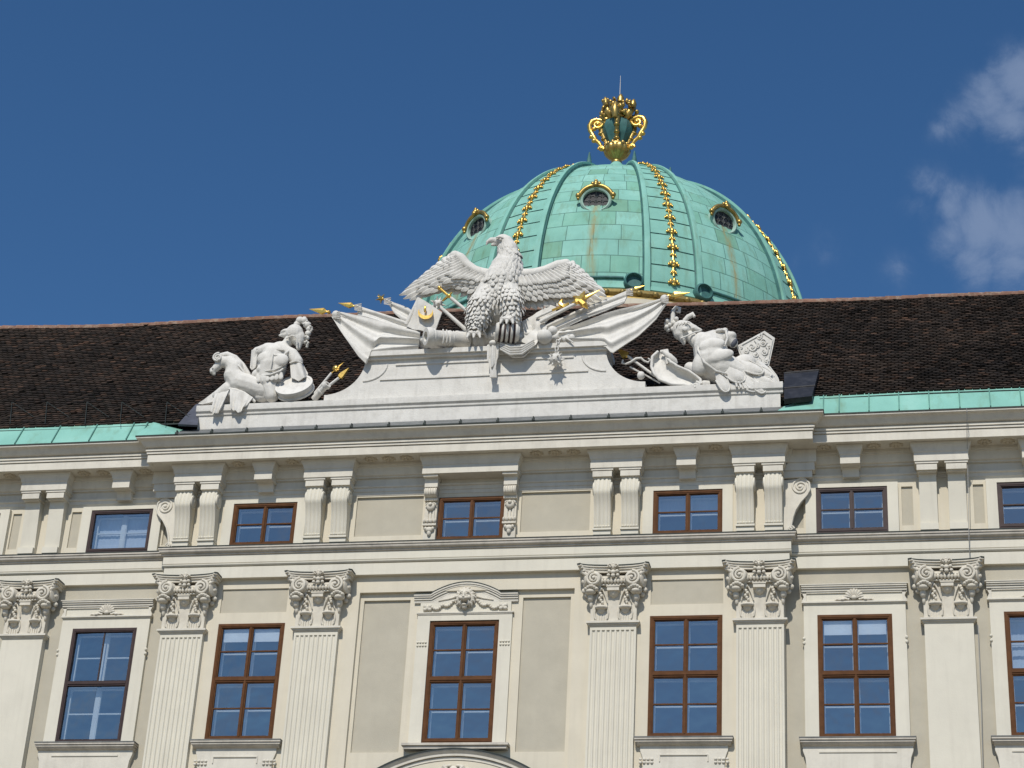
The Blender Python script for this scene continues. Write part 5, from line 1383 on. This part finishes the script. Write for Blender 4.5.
m = MB(); cloth(m, [(541, 318, -.02), (537, 326, -.06), (530, 333, -.1), (520, 341, -.12)], [(547, 328, -.06), (543, 336, -.1), (538, 342, -.14), (532, 345, -.16)], 20, 10, .05, 1.6)
cloth(m, [(522, 322, .06), (538, 312, .06), (556, 300, .1)], [(524, 338, .02), (540, 326, .0), (556, 312, .06)], 20, 10, .04, 2.5); child('loose_fold', m, M_STONE, e, 60)
e = rootat('striped_barrel', 506, 340, -.3, 'small fluted stone barrel with dark grooves under the eagle claw', 'barrel')
m = MB(); A, B = S(495.5, 331.5, -.36), S(519, 334, -.2); ax = (B - A).normalized()
m.lathe(A, [(0, 0), (8.0 * KM, 0), (9.2 * KM, .04)] + [((10.6 - (abs(i - 6) / 6) ** 2 * 1.2 - (1.6 if i % 3 == 1 else 0)) * KM, .06 + (B - A).length * .8 * i / 12) for i in range(13)] + [(8.6 * KM, (B - A).length * .92), (7 * KM, (B - A).length), (0, (B - A).length)], 32, ax)
child('staves', m, M_STONE, e, 30)
m = MB()
for i in (1, 4, 7, 10):
    f_ = .06 + (B - A).length * .8 * i / 12; m.lathe(A, [(9.95 * KM, f_ - .022), (9.95 * KM, f_ + .022)], 32, ax)
child('groove_shade', m, M_DWOOD_SHADE, e)  # dark rings paint the shade down inside the stone grooves
for (px, py, dy, r), lab in zip(((544.5, 336.8, -.25, 7.4), (552.5, 331, -.05, 5)), ('larger stone cannonball on the shelf right of the striped barrel', 'smaller stone cannonball tucked behind the larger ball')):
    m = MB(); m.ell(S(px, py, dy), r * KM, None, 24, 16); thing('cannonball', m, M_STONE, lab, 'cannonball', 'cannonballs on the pedestal shelf')
e = rootat('spiked_mace', 556, 359, -.14, 'spiked stone mace ball hanging by a chain from the shelf edge', 'mace')
m = MB(); c = S(555.8, 359.5, -.26); m.ell(c, 6.3 * KM, None, 18, 12)
for k in range(22):
    z = 1 - 2 * (k + .5) / 22; a = k * 2.4; d = Vector((math.sqrt(1 - z * z) * cos(a), math.sqrt(1 - z * z) * sin(a), z)); m.tube([c + d * .13, c + d * .215], [.034, .006], 6)
child('spiked_ball', m, M_STONE, e, 40)
m = MB()
for k in range(4):
    c = S(556.2 + .5 * k, 352.5 - 3.6 * k, -.25 + .02 * k); m.tube([c + Vector((.035 * cos(t) * (1 if k % 2 else .4), .03 * cos(t) * (.3 if k % 2 else 1), .055 * sin(t))) for t in [2 * PI * z / 10 for z in range(11)]], .016, 6)
tubepx(m, [(558, 341, -.2, 1), (562, 338, -.1, 1.6), (572, 340, -.1, 1.8)]); ellpx(m, 566, 339, -.12, 4, 3.4, 3); ellpx(m, 572, 337.5, -.1, 3, 3); tubepx(m, [(566, 338, -.2, 1.5), (574, 343, -.24, .5)], 6)
child('chain', m, M_STONE, e)
# ---- flags on the right
flag('stone_flag', [(664, 298, -.06), (640, 304.5, -.05), (605, 314, -.04), (560, 331, .0)], [(668.5, 301, -.08), (656, 319, -.14), (638, 336, -.18), (612, 353, -.20), (605, 346, -.16), (580, 345, -.14), (556, 342, -.1)],
     (664.5, 299, -.07), ((668, 296.5, -.07), (690, 292.5, -.07)), 4.2, 'stone flag draped furthest out at the right over the pedestal shoulder', 0, .075, 2.6, 2.0)
flag('stone_flag', [(629, 291.5, .12), (605, 300, .12), (575, 312, .12), (545, 326, .14)], [(624, 303, .10), (605, 311, .08), (585, 318, .06), (550, 334, .06)],
     (629, 291.5, .12), ((631, 290.5, .12), (645, 285.5, .12)), 2.4, 'upper stone flag on the right with slim gilded head in front of the dome', 0, .05, 1.6, .6, False)
e = rootat('gilded_star_staff', 560, 314, .02, 'staff ending in a long gilded star in front of the right wing', 'staff')
m = MB(); tubepx(m, [(540, 322, -.14, 2.0), (577, 303, -.14, 1.8)]); child('shaft', m, M_STONE, e)
m = MB(); tip_px(m, (578, 302, -.14), (600.5, 289.5, -.14), 2.6)
for a, b in ((573, 296), (584.5, 291), (588, 309), (571.5, 303)): m.tube([S(579.5, 300.5, -.15), S((579.5 + a) / 2 + .6, (300.5 + b) / 2, -.17), S(a, b, -.14)], [.07, .075, .008], 6)
ellpx(m, 579.5, 300.5, -.15, 2.4, 2.4); child('star', m, M_GOLD, e, 30)
e = rootat('gilded_crescent_staff', 556, 308, .04, 'short staff with gilded crescent head behind the star staff', 'staff')
m = MB(); tubepx(m, [(552, 310.5, -.05, 1.3), (569, 303.5, -.05, 1.2)]); m.tube([S(562, 299.5, -.05), S(560.5, 304, -.06), S(564, 307, -.06), S(569, 304, -.05)], [.02, .06, .06, .02], 6); child('crescent', m, M_GOLD, e, 40)
m = MB(); tubepx(m, [(536, 318, -.04, 1.3), (552, 310.5, -.05, 1.3)]); child('shaft', m, M_STONE, e)

OFF = .24
# ---- fallen warrior on the right
fal = rootat('fallen_warrior_statue', 722, 390, 0, 'white stone warrior torso leaning back in helmet at the right end of the pedestal', 'statue')
m = MB()
chainpx(m, [(696, 342, .0, 5.5), (702, 341, -.02, 9), (710, 349, -.05, 16.5), (713, 361, -.08, 18), (722, 368, -.08, 16), (740, 374, -.04, 12), (756, 378, .0, 8)])
chainpx(m, [(700, 342, -.02, 8), (714, 338, -.08, 8), (726, 338, -.08, 7), (731, 341, -.05, 5.5)])
ellpx(m, 712, 345, -.40, 13, 6, 4, .2); ellpx(m, 720, 356, -.42, 14, 6, 4, .25); ellpx(m, 703, 363, -.22, 10, 13, 8, -.4)
ellpx(m, 732, 336, -.1, 4.5, 4, 5); chainpx(m, [(728, 337, -.08, 6), (733, 343, -.05, 5)])
chainpx(m, [(690, 368, .05, 6), (702, 372, -.02, 8), (716, 374, -.06, 9)])
ellpx(m, 744, 364, -.05, 12, 9, 7, .3); ellpx(m, 730, 372, -.15, 10, 8, 6)
body_ = sculpt(m, .022, 3)
child('body', body_, M_STONE, fal)
m = MB()
ellpx(m, 682, 330, 0, 9.8, 9.2, 8.5, .2); chainpx(m, [(687, 327.5, -.0, 6.5), (694, 329, -.03, 4.2), (700.8, 330.2, -.03, 1.6)]); chainpx(m, [(680, 334, -.02, 6.5), (683, 339, -.02, 4), (684, 344, -.02, 1.6)])
hm = sculpt(m, .018, 2); m = MB().merge(hm)
tubepx(m, [(684, 344, -.06, .8), (681.5, 338, -.18, .9), (688, 335.5, -.2, .9), (695, 332, -.16, .9), (700.5, 331, -.08, .8)], 6); ellpx(m, 685, 329, -.2, 3, 2.2, 1.5); ellpx(m, 693, 328, -.14, 1.6, 1.2)
for k in range(4): tubepx(m, [(676 + k * 3, 326 - k * .6, -.2, .6), (678.5 + k * 3, 323.5 - k * .5, -.18, .8), (681 + k * 3, 324.5 - k * .5, -.2, .6)], 5)
child('helmet', m, M_STONE, fal)
m = MB(); chainpx(m, [(690, 336, 0, 5.6), (697, 343, 0, 6.2)]); child('neck', m, M_STONE, fal)
m = MB()
tubepx(m, [(669, 327, .02, 1.8), (671, 323, .02, 2.6), (673, 317, .02, 2.6), (673, 311, .02, 2.2), (676, 307.5, .02, 2.0), (679.5, 308.5, .02, 2.0), (679, 312.5, .02, 1.8), (676.5, 312, .02, 1.2)], 8)
tubepx(m, [(684, 321, .0, 2.2), (688, 317, .0, 2.6), (693, 314.5, .0, 2.8), (694.5, 317, .0, 1.6)], 8)
for k in range(12): ellpx(m, 668 + 4.5 * math.sin(k * 1.9) + k * .4, 330 - k * 1.0, .02 - .05 * (k % 2), 2.2, 2.2)
child('crest', m, M_STONE, fal)
m = MB()      # leather flaps and scalloped skirts
random.seed(3)
def lappet(a, b, w_, dy, th=.32):
    p, q = S(a[0], a[1], dy), S(b[0], b[1], dy - .03); d = q - p; ln = d.length; leaf(m, p, d, ln, w_ * KM, Vector((.1, -1, .25)), th, .62)
    d.normalize(); sd_ = d.cross(Vector((.1, -1, .25))).normalized(); nn = sd_.cross(d).normalized(); rim = []
    for k in range(15):
        f_ = -1 + 2 * k / 14; t = .35 + .65 * math.sqrt(max(0, 1 - abs(f_) ** 2.6)); rim.append(p + d * ln * t + sd_ * w_ * KM * f_ * 1.02 + nn * (.10 * w_ * KM))
    m.tube(rim, .017, 6)
for rx, ry, cx, cy in ((20, 9, 750, 377), (14, 8, 738, 376), (12, 6, 764, 381)): ellpx(m, cx, cy, .02, rx, ry, 9, .25)
for a, b, w_, dy in (((757, 362), (777, 384), 6, -.02), ((748, 366), (771, 376), 6, -.12), ((744, 371), (773, 383), 5.5, -.16), ((735, 361), (763, 373), 7, -.2),
                     ((736, 372), (757, 391), 8.5, -.22), ((752, 380), (764, 393), 5, -.24), ((724, 364), (743, 382), 9, -.28), ((718, 372), (727, 392), 5.5, -.34), ((764, 378), (776, 388), 4.5, -.1)): lappet(a, b, w_, dy)
for k in range(7): tubepx(m, [(735 + 3.6 * k, 379 + 2.2 * k - .2 * k * k, -.34 + .012 * k, .9), (737 + 4.2 * k, 387 + 1.2 * k - .22 * k * k, -.36 + .015 * k, 1.1)], 6)
child('skirt', m, M_STONE, fal, 50)
m = MB(); tubepx(m, [(716, 331, -.26, 1.4), (722, 330, -.28, 1.8), (726, 331, -.26, 1.4), (727.5, 338, -.3, 1.2), (725, 345, -.32, .9)], 8)
ellpx(m, 719, 331, -.24, 3.4, 2, 3); ellpx(m, 725, 330.5, -.22, 3, 2.4, 3)
tubepx(m, [(699, 338, -.2, 1.0), (698, 350, -.36, 1.2), (704, 362, -.42, 1.4), (716, 371, -.42, 1.3), (727, 374, -.38, 1.0)], 6); child('strap', m, M_STONE, fal)
m = MB(); ellpx(m, 734.2, 343, -.12, 2.6, 4.4, 2.6, -.5); child('arm_hole_shade', m, M_SLATE_SHADE, fal)  # solid dark ellipsoid, coloured as the shade inside the open arm stump

e = rootat('carved_quiver', 757, 350, .1, 'angular stone quiver with carved scrollwork behind the fallen warrior', 'quiver')
q = [(736.5, 346), (764.5, 330.8), (775, 338), (769, 366), (745, 368)]
m = MB(); m.prism([S(x, y, .02 + .004 * (x - 736)) for x, y in q], [S(x, y, .30 + .004 * (x - 736)) for x, y in q]); child('box', m, M_STONE, e, 20)
m = MB()
def qd(x): return .02 + .004 * (x - 736) - .01
for a, b in zip(q, q[1:] + q[:1]):
    c = (755.5, 350); a2 = [a[i] + (c[i] - a[i]) * .12 for i in (0, 1)]; b2 = [b[i] + (c[i] - b[i]) * .12 for i in (0, 1)]; tubepx(m, [(a2[0], a2[1], qd(a2[0]), .7), (b2[0], b2[1], qd(b2[0]), .7)], 6)
for c, r, t, d in (((752, 347), 4.5, 1.4, 1), ((763, 342), 4.5, 1.5, -1), ((764, 352), 3.5, 1.3, 1), ((756, 354), 3.2, 1.2, -1), ((746, 351), 2.6, 1.2, 1), ((759, 337), 2.6, 1.2, 1), ((769, 346), 2.4, 1.2, -1), ((758, 361), 2.8, 1.3, 1), ((767, 360), 2.4, 1.2, -1), ((748, 358), 2.4, 1.2, 1), ((757, 346), 2.2, 1.1, 1), ((741, 347), 1.8, 1.1, -1)):
    m.tube([S(c[0] + d * r * (1 - .8 * i / 20) * cos(2 * PI * t * i / 20), c[1] + r * (1 - .8 * i / 20) * sin(2 * PI * t * i / 20), qd(c[0])) for i in range(21)], .016, 5)
    ellpx(m, c[0], c[1], qd(c[0]), 1, 1); tubepx(m, [(c[0] + d * r, c[1], qd(c[0]), .55), (c[0] + d * r * 1.1, c[1] - r * .9, qd(c[0]), .7), (c[0] + d * r * .5, c[1] - r * 1.5, qd(c[0]), .5)], 5)
child('scrollwork', m, M_STONE, e)
e = rootat('leaf_shield', 672, 378, -.2, 'curled leaf shaped stone shield leaning against the fallen warrior', 'shield')
m = MB()
ctr = [(663, 354, -.12), (659, 362, -.18), (664, 370, -.24), (674, 375, -.26), (686, 378, -.24), (696, 382, -.22), (699, 387, -.26)]
wid = [5.5, 9, 10.5, 9.5, 7.5, 5, 3]
rows = []; back = []
for i in range(len(ctr) - 1):
    for u in range(5):
        t = u / 5; c = [ctr[i][k] + (ctr[i + 1][k] - ctr[i][k]) * t for k in range(3)]; w_ = wid[i] + (wid[i + 1] - wid[i]) * t
        tx, ty = ctr[i + 1][0] - ctr[i][0], ctr[i + 1][1] - ctr[i][1]; l_ = math.hypot(tx, ty); nx, ny = -ty / l_, tx / l_
        row = [S(c[0] + nx * w_ * (k / 4 - 1), c[1] + ny * w_ * (k / 4 - 1), c[2] + .10 * (1 - (k / 4 - 1) ** 2) - .05 * abs(k / 4 - 1) ** 4) for k in range(9)]
        rows.append([tuple(v) for v in row]); back.append([tuple(v + Vector((0, .05, 0))) for v in row])
m.grid(rows); m.grid(back); m.grid([[r[0] for r in rows], [r[0] for r in back]]); m.grid([[r[-1] for r in rows], [r[-1] for r in back]])
m.tube([r[0] for r in rows], .035, 7); m.tube([r[-1] for r in rows], .035, 7)
child('face', m, M_STONE, e, 60)
m = MB(); c = S(696, 386, -.28); m.tube([c + Vector((q_[0], 0, q_[2])) for q_ in spiral((0, 0), .10, 1.5, -1, PI * .5, 0, 24)], .04, 7)
tubepx(m, [(697, 386, -.22, 3.6), (704, 385, -.18, 4.6), (709, 385, -.14, 4.2)]); tubepx(m, [(664, 352, -.2, 2.2), (669, 356, -.24, 3.2), (674, 361, -.2, 3.4), (676, 364, -.16, 2.2)]); tubepx(m, [(661, 352, -.14, 2.0), (667, 351, -.2, 2.2), (668, 355, -.22, 1.6)])
child('scroll', m, M_STONE, e)
e = rootat('gilded_arrow', 640, 364, -.04, 'arrow with gilded head and wavy scroll bar pointing up beside the leaf shield', 'arrow')
m = MB(); tubepx(m, [(626, 355, -.04, 1.3), (655, 376, -.06, 1.4)]); 
tubepx(m, [(623, 360, -.08, 1.0), (622, 363, -.08, 1.1), (626, 364, -.08, 1.1), (631, 362, -.1, 1.2), (636, 358.5, -.1, 1.2), (641, 358, -.1, 1.2), (644, 361, -.08, 1.1), (648, 362.5, -.06, 1.1), (651, 360, -.06, 1.0), (648, 358.5, -.06, .8)], 7)
tubepx(m, [(630, 367, .0, .9), (645, 375, .0, .9), (660, 383, -.02, .9)], 6); ellpx(m, 641, 375.5, -.1, 3.8, 3.8, 3.8); child('shaft', m, M_STONE, e)
m = MB(); q = [S(*p, -.04) for p in ((616.3, 348), (629, 353), (627.5, 355.5), (626, 357.5), (622.5, 358.5))]; m.prism([v + Vector((0, -.04, 0)) for v in q], [v + Vector((0, .04, 0)) for v in q]); ellpx(m, 626.5, 356, -.04, 1.8, 1.8); child('arrow_head', m, M_GOLD, e, 20)
